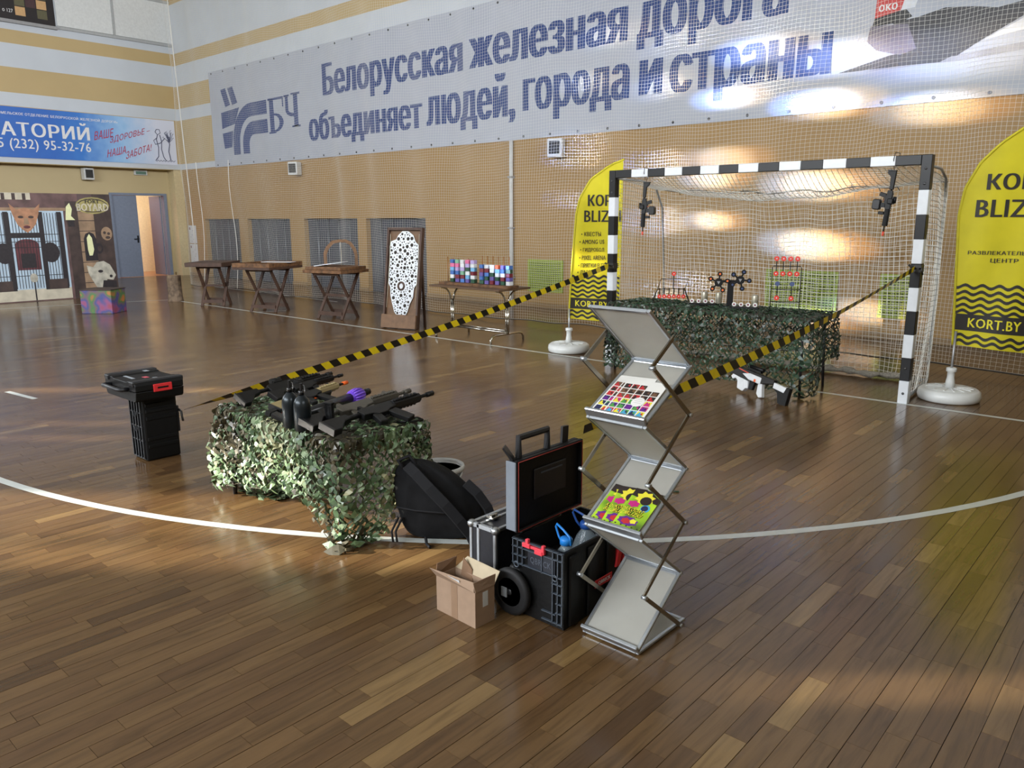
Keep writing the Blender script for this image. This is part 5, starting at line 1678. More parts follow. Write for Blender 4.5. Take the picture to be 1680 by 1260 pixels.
# spare upright magazine and loose dark one
t = thing('gun_magazine', 'black magazine standing upright beside the canisters', 'magazine', (0.125, -4.885, GZ - 0.006), math.radians(20))
m_ = MB(); m_.box(-0.022, 0.022, -0.012, 0.012, 0, 0.125); m_.build('magazine_body', M_GB2, t, 0.003)
m_ = MB(); m_.box(-0.025, 0.025, -0.015, 0.015, 0.1255, 0.135); m_.build('base_plate', M_GB, t, 0.002)
for x in (-0.01, 0.01):
    m_ = MB(); m_.box(x - 0.003, x + 0.003, -0.0145, -0.0122, 0.01, 0.115); m_.build('rib', M_GB, t)
# canister bottles with valve spouts
M_CAN = mat('canister_black', (34, 40, 44), 0.3, 0.5, var=0.1)
for x, y, lab in ((-0.048, -5.0, 'black metal gas canister, left one of the pair'), (0.058, -5.0, 'black metal gas canister, right one of the pair')):
    t = thing('gas_canister', lab, 'canister', (x, y, GZ - 0.008), 0.4, 'pair of black canisters on the camouflage table')
    m_ = MB(); m_.lathe([(0.038, 0), (0.043, 0.006), (0.043, 0.125), (0.041, 0.145), (0.033, 0.165), (0.018, 0.180), (0.013, 0.185)], 20); m_.build('canister_body', M_CAN, t)
    m_ = MB(); m_.lathe([(0.015, 0.1855), (0.015, 0.205), (0.010, 0.208)], 12); m_.build('collar', M_GB2, t)
    m_ = MB(); m_.box(-0.006, 0.006, -0.006, 0.010, 0.2085, 0.245); m_.build('spout', M_GB2, t, 0.002)
    m_ = MB(); m_.tube([(0.0, 0.011, 0.235), (0.0, 0.03, 0.225), (0.0, 0.032, 0.20), (0.0, 0.02, 0.185)], 0.0022, 5); m_.build('wire_clip', M_GAL, t)
# sling lying at the right end of the table
t = thing('gun_sling', 'thin dark sling looped at the right table edge', 'strap', (0.33, -4.50, GZ - 0.004))
m_ = MB(); m_.tube([(-0.02, -0.10, 0.004), (0.04, -0.04, 0.006), (0.05, 0.02, 0.004), (0.0, 0.03, 0.006), (-0.03, -0.02, 0.004), (0.02, -0.06, 0.008)], 0.006, 5); m_.build('strap', M_GB, t)
# white and black blaster propped against the dark net
t = thing('toy_blaster', 'white and black toy blaster propped against the dark camouflage net', 'toy gun', (0.46, -0.56, 0.0))
t.rotation_euler = rot_from((-0.86, 0.42, 0.06), (0.1, 0.2, 1))
def B(): return MB()
Z0 = 0.13
def S(poly): return [(y, z + Z0) for y, z in poly]
m_ = B(); m_.prism(S([(-0.20, 0.035), (-0.20, 0.07), (0.36, 0.085), (0.40, 0.07), (0.40, 0.0), (0.30, -0.02), (0.10, -0.01), (-0.06, 0.0)]), -0.022, 0.022); m_.build('upper_body', M_GB2, t, 0.004)
m_ = B(); m_.prism(S([(-0.04, -0.01), (0.12, -0.005), (0.22, 0.03), (0.12, 0.055), (-0.04, 0.05)]), -0.026, 0.026); m_.build('side_shell', M_GW, t, 0.004)
m_ = B(); m_.prism(S([(0.12, -0.02), (0.34, -0.0), (0.36, -0.03), (0.33, -0.05), (0.29, -0.03), (0.26, -0.05), (0.24, -0.115), (0.16, -0.125), (0.13, -0.09), (0.10, -0.085)]), -0.024, 0.024); m_.build('foregrip', M_GW, t, 0.004)
m_ = B(); m_.prism(S([(-0.06, 0.0), (-0.01, -0.01), (-0.02, -0.10), (-0.06, -0.128), (-0.10, -0.115), (-0.075, -0.05)]), -0.02, 0.02); m_.build('pistol_grip', M_GW, t, 0.005)
m_ = B(); m_.prism(S([(0.04, -0.012), (0.11, -0.012), (0.10, -0.09), (0.05, -0.085)]), -0.015, 0.015); m_.build('magazine', M_GB, t, 0.003)
m_ = B(); m_.prism(S([(-0.20, 0.0), (-0.20, 0.05), (-0.36, 0.04), (-0.37, -0.01)]), -0.02, 0.02); m_.build('stock_shell', M_GW, t, 0.004)
m_ = B(); m_.prism(S([(-0.20, 0.0), (-0.34, -0.01), (-0.36, 0.045), (-0.40, 0.045), (-0.40, -0.128), (-0.30, -0.11), (-0.27, -0.03)]), -0.021, 0.021); m_.build('butt', M_GB, t, 0.004)
m_ = B(); m_.box(-0.014, 0.014, 0.0, 0.18, Z0 + 0.082, Z0 + 0.10); m_.cyl((0, -0.02, Z0 + 0.115), (0, 0.16, Z0 + 0.115), 0.016, 8); m_.build('scope', M_GB, t)
m_ = B(); m_.prism(S([(0.02, -0.005), (0.045, -0.005), (0.045, 0.02), (0.02, 0.02)]), -0.0275, 0.0275); m_.build('orange_switch', M_GO, t)
m_ = B(); m_.prism(S([(0.14, 0.055), (0.28, 0.068), (0.28, 0.060), (0.14, 0.047)]), -0.0235, 0.0235); m_.build('red_stripe', M_GR, t)
# ================================================================== CASES, BAGS AND BOXES
M_PB = mat('case_black_plastic', (9, 9, 10), 0.5, var=0.15, scale=60, bump=0.1, spec=0.28)
M_PB2 = mat('case_black_edge', (24, 25, 29), 0.42, var=0.1)
M_LR = mat('latch_red', (206, 44, 48), 0.4)
M_LAB = mat('grey_label', (150, 156, 162), 0.5)
# tall black case standing on end
t = thing('tall_tool_case', 'ribbed black case standing on end under the flat case', 'case', (-1.82, -4.94, 0))
mb = MB(); mb.box(-0.10, 0.095, -0.115, 0.115, 0.0, 0.435); body = mb.build('case_body', M_PB, t, 0.012, 2)
for x in (-0.085, -0.045, -0.005, 0.035, 0.075):
    mb = MB(); mb.box(x - 0.005, x + 0.005, -0.127, -0.114, 0.02, 0.42); mb.build('rib', M_PB2, body)
for z in (0.02, 0.14, 0.235, 0.33, 0.415):
    mb = MB(); mb.box(-0.09, 0.085, -0.124, -0.114, z - 0.004, z + 0.004); mb.build('cross_rib', M_PB2, body)
for z in (0.10, 0.15, 0.29, 0.34, 0.38):
    mb = MB(); mb.box(0.094, 0.103, -0.10, 0.10, z - 0.012, z + 0.012); mb.build('side_groove', M_PB, body, 0.003)
for z in (0.20, 0.30):
    mb = MB(); mb.tube([(-0.03, -0.128, z + 0.03), (-0.01, -0.128, z), (0.01, -0.128, z), (0.03, -0.128, z + 0.03)], 0.004, 5); mb.build('clip', M_PB2, body)
mb = MB(); mb.box(0.03, 0.075, 0.116, 0.135, 0.16, 0.34); mb.build('latch_block', M_PB2, t, 0.004)
mb = MB(); mb.tube([(0.08, 0.13, 0.315), (0.105, 0.135, 0.30), (0.10, 0.14, 0.26), (0.11, 0.14, 0.235)], 0.008, 5); mb.build('tape_knot', M_TB, t)
# flat case lying on top
t = thing('flat_tool_case', 'flat black case with red latch lying on the tall case', 'case', (-1.79, -5.0, 0.4455))
mb = MB(); mb.prism([(-0.225, 0.012), (-0.21, 0.0), (0.21, 0.0), (0.225, 0.012), (0.235, 0.06), (0.235, 0.065), (-0.235, 0.065), (-0.235, 0.06)], -0.155, 0.155, 'y'); mb.build('case_bottom', M_PB, t, 0.006, 2)
mb = MB(); mb.prism([(-0.235, 0.067), (0.235, 0.067), (0.235, 0.105), (0.22, 0.125), (0.12, 0.128), (0.10, 0.120), (-0.10, 0.120), (-0.12, 0.128), (-0.22, 0.125), (-0.235, 0.105)], -0.155, 0.155, 'y'); lid = mb.build('case_lid', M_PB, t, 0.006, 2)
for x in (-0.19, 0.19):
    mb = MB(); mb.box(x - 0.03, x + 0.03, -0.165, 0.165, 0.10, 0.134); mb.build('corner_guard', M_PB2, lid, 0.008, 2)
mb = MB(); mb.tube([(-0.13, -0.157, 0.075), (-0.13, -0.20, 0.078), (-0.11, -0.215, 0.08), (0.11, -0.215, 0.08), (0.13, -0.20, 0.078), (0.13, -0.157, 0.075)], 0.014, 8); mb.build('carry_handle', M_PB2, t)
mb = MB(); mb.box(0.236, 0.246, -0.045, 0.075, 0.055, 0.105); la = mb.build('red_latch', M_LR, t, 0.003)
mb = MB(); mb.box(0.2462, 0.2475, -0.02, 0.05, 0.075, 0.086); mb.build('latch_slot', M_PB, la)
mb = MB(); mb.box(-0.10, 0.04, -0.09, -0.07, 0.1202, 0.1215); mb.build('label_strip', M_LAB, lid)
mb = MB(); mb.box(0.02, 0.07, -0.02, 0.01, 0.1202, 0.1215); mb.build('red_label', mat('label_rose', (190, 80, 92), 0.5), lid)
mb = MB(); mb.box(-0.16, -0.11, 0.06, 0.09, 0.1285, 0.1295); mb.build('label_patch', M_LAB, lid)
mb = MB(); mb.box(0.13, 0.17, 0.0, 0.03, 0.1282, 0.1292); mb.build('label_patch', M_LAB, lid)

# ---------------------------------------------------------------- backpack slumped against the camouflage table
M_BAG = mat('bag_black_fabric', (20, 20, 22), 0.85, var=0.3, scale=18, bump=0.25, spec=0.25)
M_BAG2 = mat('bag_strap_black', (30, 30, 33), 0.8, spec=0.3)
t = thing('backpack', 'slumped black backpack leaning on the camouflage table', 'backpack', (0.60, -4.58, 0), math.radians(40))
rb = random.Random(21)
prof = []   # stacked super-ellipses, leaning to the left (local -x)
n = 28; vs = []; fs = []
lev = [(0.0, 0.165, 0.10, 0.03), (0.02, 0.205, 0.125, 0.03), (0.08, 0.225, 0.140, 0.02), (0.15, 0.22, 0.135, 0.0), (0.22, 0.20, 0.12, -0.025), (0.28, 0.165, 0.10, -0.06), (0.325, 0.125, 0.078, -0.09), (0.355, 0.085, 0.055, -0.115), (0.372, 0.04, 0.03, -0.13), (0.376, 0.004, 0.004, -0.135)]
for k, (z, a, b, cx) in enumerate(lev):
    for j in range(n):
        th = 2 * PI * j / n
        c, s_ = math.cos(th), math.sin(th)
        e = 0.75
        x = cx + a * math.copysign(abs(c) ** e, c)
        y = 0.03 * z / 0.3 + b * math.copysign(abs(s_) ** e, s_)
        w_ = 0.010 * math.sin(5 * th + 11 * z) + 0.007 * math.sin(9 * th - 17 * z)
        wq = 1 if 0 < k < len(lev) - 2 else 0.2
        vs.append((x + w_ * c * wq, y + w_ * s_ * wq, z + (0.004 * math.sin(4 * th) if k > 0 else 0.002)))
for i in range(len(lev) - 1):
    for j in range(n):
        j2 = (j + 1) % n
        fs.append((i * n + j, i * n + j2, (i + 1) * n + j2, (i + 1) * n + j))
mb = MB(); mb.add(vs, fs, 0, True); mb.poly(vs[:n][::-1]); bb = mb.build('bag_body', M_BAG, t)
md = bb.modifiers.new('smooth', 'SUBSURF'); md.levels = 1; md.render_levels = 2
def ribbon(pts, w, th, up):
    m_ = MB()
    up = Vector(up).normalized()
    vs = []
    for i, p in enumerate(pts):
        d = Vector(pts[min(i + 1, len(pts) - 1)]) - Vector(pts[max(i - 1, 0)]); d.normalize()
        s_ = d.cross(up).normalized(); q = s_.cross(d)
        p = Vector(p)
        vs += [tuple(p - s_ * w / 2), tuple(p + s_ * w / 2), tuple(p + s_ * w / 2 + q * th), tuple(p - s_ * w / 2 + q * th)]
    fs = []
    for i in range(len(pts) - 1):
        a, b = 4 * i, 4 * i + 4
        for k in range(4):
            k2 = (k + 1) % 4
            fs.append((a + k, a + k2, b + k2, b + k))
    fs += [(0, 1, 2, 3), tuple(4 * (len(pts) - 1) + k for k in (3, 2, 1, 0))]
    m_.add(vs, fs, 0, False)
    return m_
ribbon([(-0.15, -0.045, 0.365), (-0.10, -0.085, 0.335), (-0.03, -0.125, 0.275), (0.05, -0.150, 0.20), (0.12, -0.158, 0.12), (0.17, -0.150, 0.05), (0.19, -0.16, 0.012)], 0.055, 0.016, (0.2, -1, 0.6)).build('shoulder_strap', M_BAG2, t, 0.003)
ribbon([(0.14, -0.02, 0.27), (0.20, -0.04, 0.22), (0.25, -0.05, 0.15), (0.275, -0.06, 0.08), (0.27, -0.08, 0.012)], 0.05, 0.016, (0.6, -1, 0.4)).build('shoulder_strap', M_BAG2, t, 0.003)
mb = MB(); mb.tube([(-0.17, -0.03, 0.35), (-0.20, -0.02, 0.385), (-0.15, 0.02, 0.40), (-0.11, 0.0, 0.36)], 0.010, 6); mb.build('top_handle', M_BAG2, t)
mb = MB(); mb.tube([(-0.20, -0.10, 0.17), (-0.10, -0.148, 0.17), (0.02, -0.160, 0.165), (0.13, -0.145, 0.15)], 0.005, 5); mb.build('zip', M_BAG2, t)
for x in (-0.17, -0.19):
    mb = MB(); mb.tube([(x, -0.11, 0.12), (x - 0.03, -0.15, 0.06), (x - 0.02, -0.17, 0.012)], 0.006, 5); mb.build('loose_strap', M_BAG2, t)
mb = MB(); mb.tube([(-0.05, -0.15, 0.03), (-0.04, -0.19, 0.012), (-0.02, -0.22, 0.008)], 0.008, 5); mb.build('loose_strap', M_BAG2, t)

# ---------------------------------------------------------------- collapsible bucket
t = thing('folding_bucket', 'white and grey collapsible bucket behind the backpack', 'bucket', (0.155, -4.16, 0))
M_BKW = mat('bucket_white', (206, 208, 208), 0.4); M_BKG = mat('bucket_grey', (120, 126, 130), 0.5)
mb = MB(); mb.lathe([(0.10, 0.0), (0.105, 0.004), (0.108, 0.05), (0.113, 0.055), (0.116, 0.075), (0.122, 0.08), (0.126, 0.10), (0.132, 0.105), (0.135, 0.135), (0.128, 0.135), (0.122, 0.11), (0.10, 0.02), (0.0, 0.02)], 30); mb.build('bucket_wall', M_BKG, t)
mb = MB(); mb.lathe([(0.130, 0.136), (0.146, 0.138), (0.150, 0.15), (0.146, 0.162), (0.134, 0.165), (0.128, 0.150), (0.130, 0.136)], 30); mb.build('rim', M_BKW, t)
mb = MB(); mb.tube([(0.145 * math.cos(a), 0.145 * math.sin(a) * 0.98 - 0.012, 0.148 - 0.085 * math.sin((a + PI * 0.75) / 1.0) ** 1) for a in [-PI * 0.75 + PI * k / 14 for k in range(15)]], 0.006, 6); mb.build('bail_handle', M_BKW, t)

# ---------------------------------------------------------------- aluminium edged flight case
M_ALU = mat('brushed_aluminium', (186, 190, 194), 0.32, 0.9, var=0.05)
M_PANEL = mat('case_panel_black', (30, 30, 36), 0.5, var=0.2, scale=50)
t = thing('flight_case', 'black panelled aluminium flight case standing behind the cardboard box', 'case', (1.24, -4.70, 0))
AX, AY, AH = 0.078, 0.225, 0.31
mb = MB(); mb.box(-AX + 0.004, AX - 0.004, -AY + 0.004, AY - 0.004, 0.012, AH - 0.004); mb.build('case_panels', M_PANEL, t)
e = 0.016
ed = []
for x in (-AX, -0.035, AX - 0.018):
    ed.append((x, x + 0.018, -AY, -AY + e, 0.01, AH)); ed.append((x, x + 0.018, AY - e, AY, 0.01, AH))
    ed.append((x, x + 0.018, -AY, AY, AH - e, AH + 0.001)); ed.append((x, x + 0.018, -AY, AY, 0.009, 0.009 + e))
for y in (-AY, AY - 0.02):
    for z in (0.009, AH - 0.019):
        ed.append((-AX, AX, y, y + 0.02, z, z + 0.02))
for a in ed:
    mb = MB(); mb.box(*a); mb.build('edge_profile', M_ALU, t, 0.003)
for x in (-AX, AX):
    for y in (-AY, AY):
        for z in (0.012, AH - 0.006):
            mb = MB(); mb.lathe([(0.0, -0.022), (0.013, -0.017), (0.020, -0.006), (0.020, 0.004), (0.013, 0.012), (0.0, 0.0155)], 10, c=(x * 0.88, y * 0.96, z)); mb.build('ball_corner', M_ALU, t)
for y in (-0.13, 0.12):
    mb = MB(); mb.box(-0.045, 0.0, y - 0.025, y + 0.025, AH + 0.0015, AH + 0.012); mb.cyl((-0.02, y - 0.02, AH + 0.014), (-0.02, y + 0.02, AH + 0.014), 0.007, 8); mb.build('latch', M_CHR, t, 0.002)
mb = MB(); mb.tube([(0.0, -0.06, AH + 0.002), (0.0, -0.055, AH + 0.035), (0.0, 0.055, AH + 0.035), (0.0, 0.06, AH + 0.002)], 0.011, 8); mb.build('carry_handle', M_GB2, t)
for x in (-0.05, 0.05):
    for y in (-0.2, 0.2):
        mb = MB(); mb.cyl((x, y, 0), (x, y, 0.0085), 0.012, 8); mb.build('foot', M_GB, t)

# ---------------------------------------------------------------- open cardboard box
M_CARD = mat('cardboard', (158, 132, 110), 0.8, var=0.07, scale=25)
M_CARDI = mat('cardboard_inside', (132, 102, 78), 0.85, var=0.1, scale=25)
M_TAPE = mat('packing_tape', (146, 118, 94), 0.35)
t = thing('cardboard_box', 'small open cardboard box with torn flaps on the floor', 'box', (1.31, -5.10, 0), math.radians(-2))
BXW, BYD, BH, th = 0.115, 0.053, 0.152, 0.003
for nm, a in (('front_wall', (-BXW, BXW, -BYD, -BYD + th, 0, BH)), ('back_wall', (-BXW, BXW, BYD - th, BYD, 0, BH)), ('side_wall', (-BXW, -BXW + th, -BYD + th, BYD - th, 0, BH)), ('side_wall', (BXW - th, BXW, -BYD + th, BYD - th, 0, BH)), ('box_bottom', (-BXW + th, BXW - th, -BYD + th, BYD - th, 0.0, 0.004))):
    mb = MB(); mb.box(*a); mb.build(nm, M_CARD, t)
def flap(pts, nrm, m_):
    nv_ = Vector(nrm).normalized() * 0.003
    k = len(pts)
    mb = MB(); mb.add([tuple(p) for p in pts] + [tuple(Vector(p) + nv_) for p in pts], [tuple(range(k)), tuple(range(k, 2 * k))[::-1]] + [(i, (i + 1) % k, k + (i + 1) % k, k + i) for i in range(k)])
    return mb.build('flap', m_, t)
flap([(-BXW, -BYD, BH), (BXW - 0.004, -BYD, BH), (BXW - 0.016, -BYD + 0.012, BH + 0.034), (-BXW - 0.012, -BYD - 0.022, BH + 0.036)], (0, -0.8, 0.3), M_CARD)
flap([(BXW, -BYD, BH), (BXW, BYD, BH), (BXW + 0.003, BYD + 0.002, BH + 0.046), (BXW - 0.006, -BYD - 0.01 + 0.004, BH + 0.042)], (1, 0, 0.1), M_CARD)
flap([(-BXW, BYD, BH), (BXW, BYD, BH), (BXW + 0.01, BYD + 0.02, BH + 0.05), (-BXW + 0.05, BYD + 0.022, BH + 0.056)], (0, 1, 0.2), mat('cardboard_pale', (190, 174, 146), 0.8))
flap([(-BXW, -BYD, BH), (-BXW, BYD, BH), (-BXW + 0.01, BYD - 0.0, BH + 0.052), (-BXW - 0.006, -BYD + 0.012, BH + 0.045)], (-1, 0, 0.1), M_CARDI)
flap([(-BXW + 0.04, BYD - 0.006, BH - 0.02), (-BXW + 0.11, BYD - 0.006, BH - 0.03), (-BXW + 0.10, BYD + 0.0, BH + 0.02), (-BXW + 0.05, BYD + 0.0, BH + 0.058)], (0, 1, 0.2), M_CARDI)
mb = MB(); mb.box(-0.025, 0.012, -BYD - 0.0008, -BYD - 0.0002, 0.002, BH); mb.build('tape_seam', M_TAPE, t)
mb = MB(); mb.add([(-0.02, -0.0575, BH + 0.006), (0.035, -0.0575, BH + 0.004), (0.035, -0.064, BH + 0.030), (-0.03, -0.066, BH + 0.031)], [(0, 1, 2, 3)]); mb.build('shipping_label', M_WBOARD, t, fix=False)
mb = MB(); mb.box(BXW + 0.0002, BXW + 0.001, -0.012, 0.016, BH - 0.075, BH - 0.012); mb.build('side_label', M_WBOARD, t)

# ---------------------------------------------------------------- open rolling toolbox
t = thing('rolling_toolbox', 'open black rolling toolbox with red latches and raised lid', 'toolbox', (1.57, -4.72, 0))
QX0, QX1, QY0, QY1, QH = -0.135, 0.125, -0.225, 0.22, 0.325
def shell(x0, x1, y0, y1, z0, z1, w_, m_, nm):
    mb = MB()
    for a in ((x0, x1, y0, y0 + w_, z0, z1), (x0, x1, y1 - w_, y1, z0, z1), (x0, x0 + w_, y0 + w_, y1 - w_, z0, z1), (x1 - w_, x1, y0 + w_, y1 - w_, z0, z1), (x0 + w_, x1 - w_, y0 + w_, y1 - w_, z0, z0 + w_)):
        mb.box(*a)
    return mb.build(nm, m_, t)
tub = shell(QX0, QX1, QY0, QY1, 0.004, QH, 0.010, M_PB, 'tub')
M_RIB = mat('case_rib_grey', (70, 78, 88), 0.35, var=0.1)  # ribs a lighter blue-grey than the black tub
# grid of ribs on the near face
for x in (-0.13, -0.105, -0.08, 0.02, 0.075, 0.10, 0.122):
    z0_, z1_ = (0.02, QH) if x > 0.05 else (0.215, QH)
    mb = MB(); mb.box(x - 0.002, x + 0.002, QY0 - 0.010, QY0, z0_, z1_); mb.build('rib', M_RIB, tub)
for z, x0_, x1_ in ((QH - 0.004, -0.135, 0.125), (QH - 0.035, -0.135, 0.125), (0.255, -0.135, -0.06), (0.22, -0.135, 0.125), (0.19, 0.07, 0.125), (0.15, 0.07, 0.125), (0.11, 0.09, 0.125), (0.07, 0.09, 0.125), (0.06, 0.02, 0.09), (0.025, 0.02, 0.125)):
    mb = MB(); mb.box(x0_, x1_, QY0 - 0.010, QY0, z - 0.0018, z + 0.0018); mb.build('cross_rib', M_RIB, tub)
mb = MB(); mb.box(-0.055, 0.085, QY0 - 0.006, QY0, 0.223, 0.285); pp_ = mb.build('name_panel', mat('panel_slate', (34, 37, 46), 0.4), tub, 0.002)
mb = MB(); text(mb, 'QBRICK', lambda u, v: (-0.04 + 0.105 * u, QY0 - 0.0068, 0.238 + 0.030 * v), bold=0.050); mb.build('embossed_lettering', mat('emboss_grey', (84, 90, 100), 0.4), pp_, fix=False)
for x in (0.088, -0.11):
    mb = MB(); mb.tube([(x + 0.012 * math.cos(a), QY0 - 0.010, 0.215 + 0.012 * math.sin(a)) for a in [2 * PI * k / 10 for k in range(10)]], 0.003, 5, closed=True); mb.build('screw_boss', M_RIB, tub)
mb = MB()
mb.box(-0.075, -0.035, QY0 - 0.018, QY0 - 0.001, QH - 0.022, QH - 0.004); mb.box(-0.060, -0.045, QY0 - 0.016, QY0 - 0.001, QH - 0.006, QH + 0.014)
mb.box(-0.035, 0.030, QY0 - 0.014, QY0 - 0.001, QH - 0.022, QH - 0.010); mb.box(-0.010, 0.030, QY0 - 0.020, QY0 - 0.001, QH - 0.034, QH - 0.016); mb.box(0.022, 0.036, QY0 - 0.016, QY0 - 0.001, QH - 0.030, QH + 0.008)
mb.build('red_latch', mat('latch_coral', (232, 70, 84), 0.35), t, 0.002)
# right face: pillar, red badge, red side latch
for y in (-0.17, -0.05, 0.08):
    mb = MB(); mb.box(QX1, QX1 + 0.012, y - 0.03, y + 0.03, 0.01, QH - 0.02); mb.build('side_pillar', M_PB, tub, 0.005)
mb = MB(); mb.box(QX1 + 0.0125, QX1 + 0.016, -0.04, 0.08, 0.115, 0.150); bd = mb.build('red_badge', mat('badge_red', (190, 40, 44), 0.4), tub, 0.002)
mb = MB(); text(mb, 'QBRICK', lambda u, v: (QX1 + 0.0165, -0.02 + 0.085 * u, 0.124 + 0.017 * v), bold=0.050); mb.build('badge_lettering', M_WPRINT, bd, fix=False)
mb = MB(); mb.prism([(0.10, 0.16), (0.13, 0.28), (0.16, 0.28), (0.13, 0.16)], QX1 + 0.0005, QX1 + 0.02, 'x'); mb.prism([(0.15, 0.17), (0.19, 0.27), (0.205, 0.24), (0.175, 0.16)], QX1 + 0.0005, QX1 + 0.025, 'x'); mb.build('red_side_latch', M_LR, t, 0.002)
# wheels on the hinge side
for y in (QY0 - 0.042, QY1 + 0.010):
    wz = 0.098
    mb = MB(); mb.T = Matrix.Translation((-0.125, y, wz)) @ Matrix.Rotation(-PI / 2, 4, 'X'); mb.lathe([(0.060, 0.004), (0.085, 0.0), (0.098, 0.006), (0.098, 0.026), (0.085, 0.032), (0.0, 0.032)], 28); wh = mb.build('wheel', mat('wheel_rubber', (22, 22, 24), 0.7), t)
    mb = MB(); mb.T = Matrix.Translation((-0.125, y, wz)) @ Matrix.Rotation(-PI / 2, 4, 'X'); mb.lathe([(0.0, 0.002), (0.012, 0.002), (0.015, 0.008), (0.045, 0.012), (0.062, 0.004)], 24); hb = mb.build('wheel_hub', mat('wheel_hub_black', (36, 37, 40), 0.4), wh)
    mb = MB(); mb.box(-0.165, -0.135, y - 0.0015, y + 0.003, wz - 0.025, wz + 0.015); mb.build('wheel_sticker', M_LAB, wh)
mb = MB(); mb.box(QX0 - 0.03, QX0 + 0.05, QY0 - 0.004, QY1 + 0.004, 0.05, 0.20); mb.build('wheel_housing', M_PB, t, 0.02, 2)
# lid standing upright on the hinge side (hinge along y)
LX = -0.125
lid = None
mb = MB(); mb.box(LX - 0.045, LX - 0.012, QY0 + 0.005, QY1 - 0.005, QH + 0.012, QH + 0.315); lid = mb.build('lid', M_PB, t, 0.008, 2)
mb = MB(); mb.box(LX - 0.012, LX + 0.006, QY0 + 0.005, QY0 + 0.017, QH + 0.012, QH + 0.315); mb.box(LX - 0.012, LX + 0.006, QY1 - 0.017, QY1 - 0.005, QH + 0.012, QH + 0.315); mb.box(LX - 0.012, LX + 0.006, QY0 + 0.017, QY1 - 0.017, QH + 0.303, QH + 0.315); mb.box(LX - 0.012, LX + 0.006, QY0 + 0.017, QY1 - 0.017, QH + 0.012, QH + 0.024); mb.build('lid_rim', M_PB, lid, 0.003)
mb = MB(); mb.box(LX - 0.05, LX + 0.004, QY0 - 0.002, QY0 + 0.0045, QH + 0.02, QH + 0.31); mb.build('lid_side_plate', mat('lid_grey_edge', (128, 136, 146), 0.35, 0.3), lid, 0.003)
mb = MB(); q0, q1, zz0, zz1 = QY0 + 0.012, QY1 - 0.012, QH + 0.018, QH + 0.309
mb.tube([(LX + 0.0075, q0, zz0), (LX + 0.0075, q1, zz0), (LX + 0.0075, q1, zz1), (LX + 0.0075, q0, zz1)], 0.0022, 5, closed=True); mb.build('red_seal', mat('seal_red', (150, 50, 40), 0.6), lid)
mb = MB(); mb.box(LX - 0.0118, LX - 0.004, -0.10, 0.11, QH + 0.12, QH + 0.25); mb.build('inner_plate', mat('plate_dark', (28, 28, 32), 0.35), lid, 0.003)
mb = MB(); mb.box(LX - 0.0039, LX - 0.0015, -0.06, 0.08, QH + 0.225, QH + 0.231); mb.build('plate_slot', M_RIB, lid)
mb = MB(); mb.tube([(LX - 0.03, -0.17, QH + 0.312), (LX - 0.03, -0.17, QH + 0.395), (LX - 0.03, 0.01, QH + 0.395), (LX - 0.03, 0.01, QH + 0.312)], 0.015, 8, smooth=False); mb.build('pull_handle', M_PB2, t)
mb = MB(); mb.bar((LX - 0.03, -0.205, QH + 0.315), (LX - 0.06, -0.225, QH + 0.365), 0.05, 0.008); mb.build('lid_clip', M_PB2, t)
mb = MB(); mb.bar((LX - 0.03, 0.125, QH + 0.312), (LX - 0.03, 0.13, QH + 0.385), 0.04, 0.012, up=(1, 0, 0)); mb.build('lid_clip', M_PB2, t)
for y in (-0.15, 0.12):
    mb = MB(); mb.cyl((LX - 0.01, y - 0.03, QH + 0.006), (LX - 0.01, y + 0.03, QH + 0.006), 0.008, 8); mb.build('hinge', M_PB2, t)

# water bottles and crumpled bag inside the toolbox
M_PET = clear_mat('pet_plastic', (190, 206, 216), 0.28, 0.12)
M_CAPB = mat('cap_blue', (40, 130, 214), 0.4)
def water_bottle(label, loc, capm, hz_, rz):
    w = thing('water_bottle', label, 'bottle', loc, rz, 'water bottles in the toolbox')
    mb = MB(); mb.lathe([(0.06, 0.0), (0.066, 0.01), (0.066, 0.17), (0.060, 0.20), (0.040, 0.255), (0.022, 0.28), (0.020, 0.29)], 20); mb.build('bottle_body', M_PET, w)
    mb = MB(); mb.lathe([(0.026, 0.2905), (0.026, 0.312), (0.022, 0.318), (0.0, 0.319)], 16); mb.build('cap', capm, w)
    mb = MB(); mb.tube([(-0.028, 0, 0.292), (-0.045, 0, 0.31), (-0.062, 0, 0.345), (-0.056, 0, 0.358), (-0.02, 0, 0.345), (0.02, 0, 0.325), (0.028, 0, 0.292)], 0.005, 6); mb.build('carry_loop', capm, w)
    return w
water_bottle('clear water bottle with bright blue handle in toolbox', (1.615, -4.83, 0.015), M_CAPB, 0, math.radians(-10))
water_bottle('clear water bottle with darker blue loop behind the bright one', (1.595, -4.67, 0.03), mat('cap_dark_blue', (40, 84, 160), 0.4), 0, math.radians(10))
bg = thing('plastic_bag', 'crumpled clear plastic bag in the toolbox behind bottles', 'bag', (1.645, -4.60, 0.19))
mb = MB(); rb = random.Random(3); n = 16; vs = []; fs = []
for i in range(7):
    for j in range(n):
        a = 2 * PI * j / n; f_ = PI * (i + 0.5) / 7
        r_ = 0.042 * (1 + rb.uniform(-0.25, 0.25))
        vs.append((r_ * math.sin(f_) * math.cos(a), r_ * math.sin(f_) * math.sin(a), 0.06 - 0.07 * math.cos(f_) * (1 + rb.uniform(-0.1, 0.1))))
for i in range(6):
    for j in range(n):
        j2 = (j + 1) % n; fs.append((i * n + j, i * n + j2, (i + 1) * n + j2, (i + 1) * n + j))
mb.add(vs, fs, 0, False); mb.poly(vs[:n][::-1]); mb.poly(vs[-n:]); mb.build('crumpled_film', clear_mat('clear_film', (214, 220, 226), 0.35, 0.08), bg)
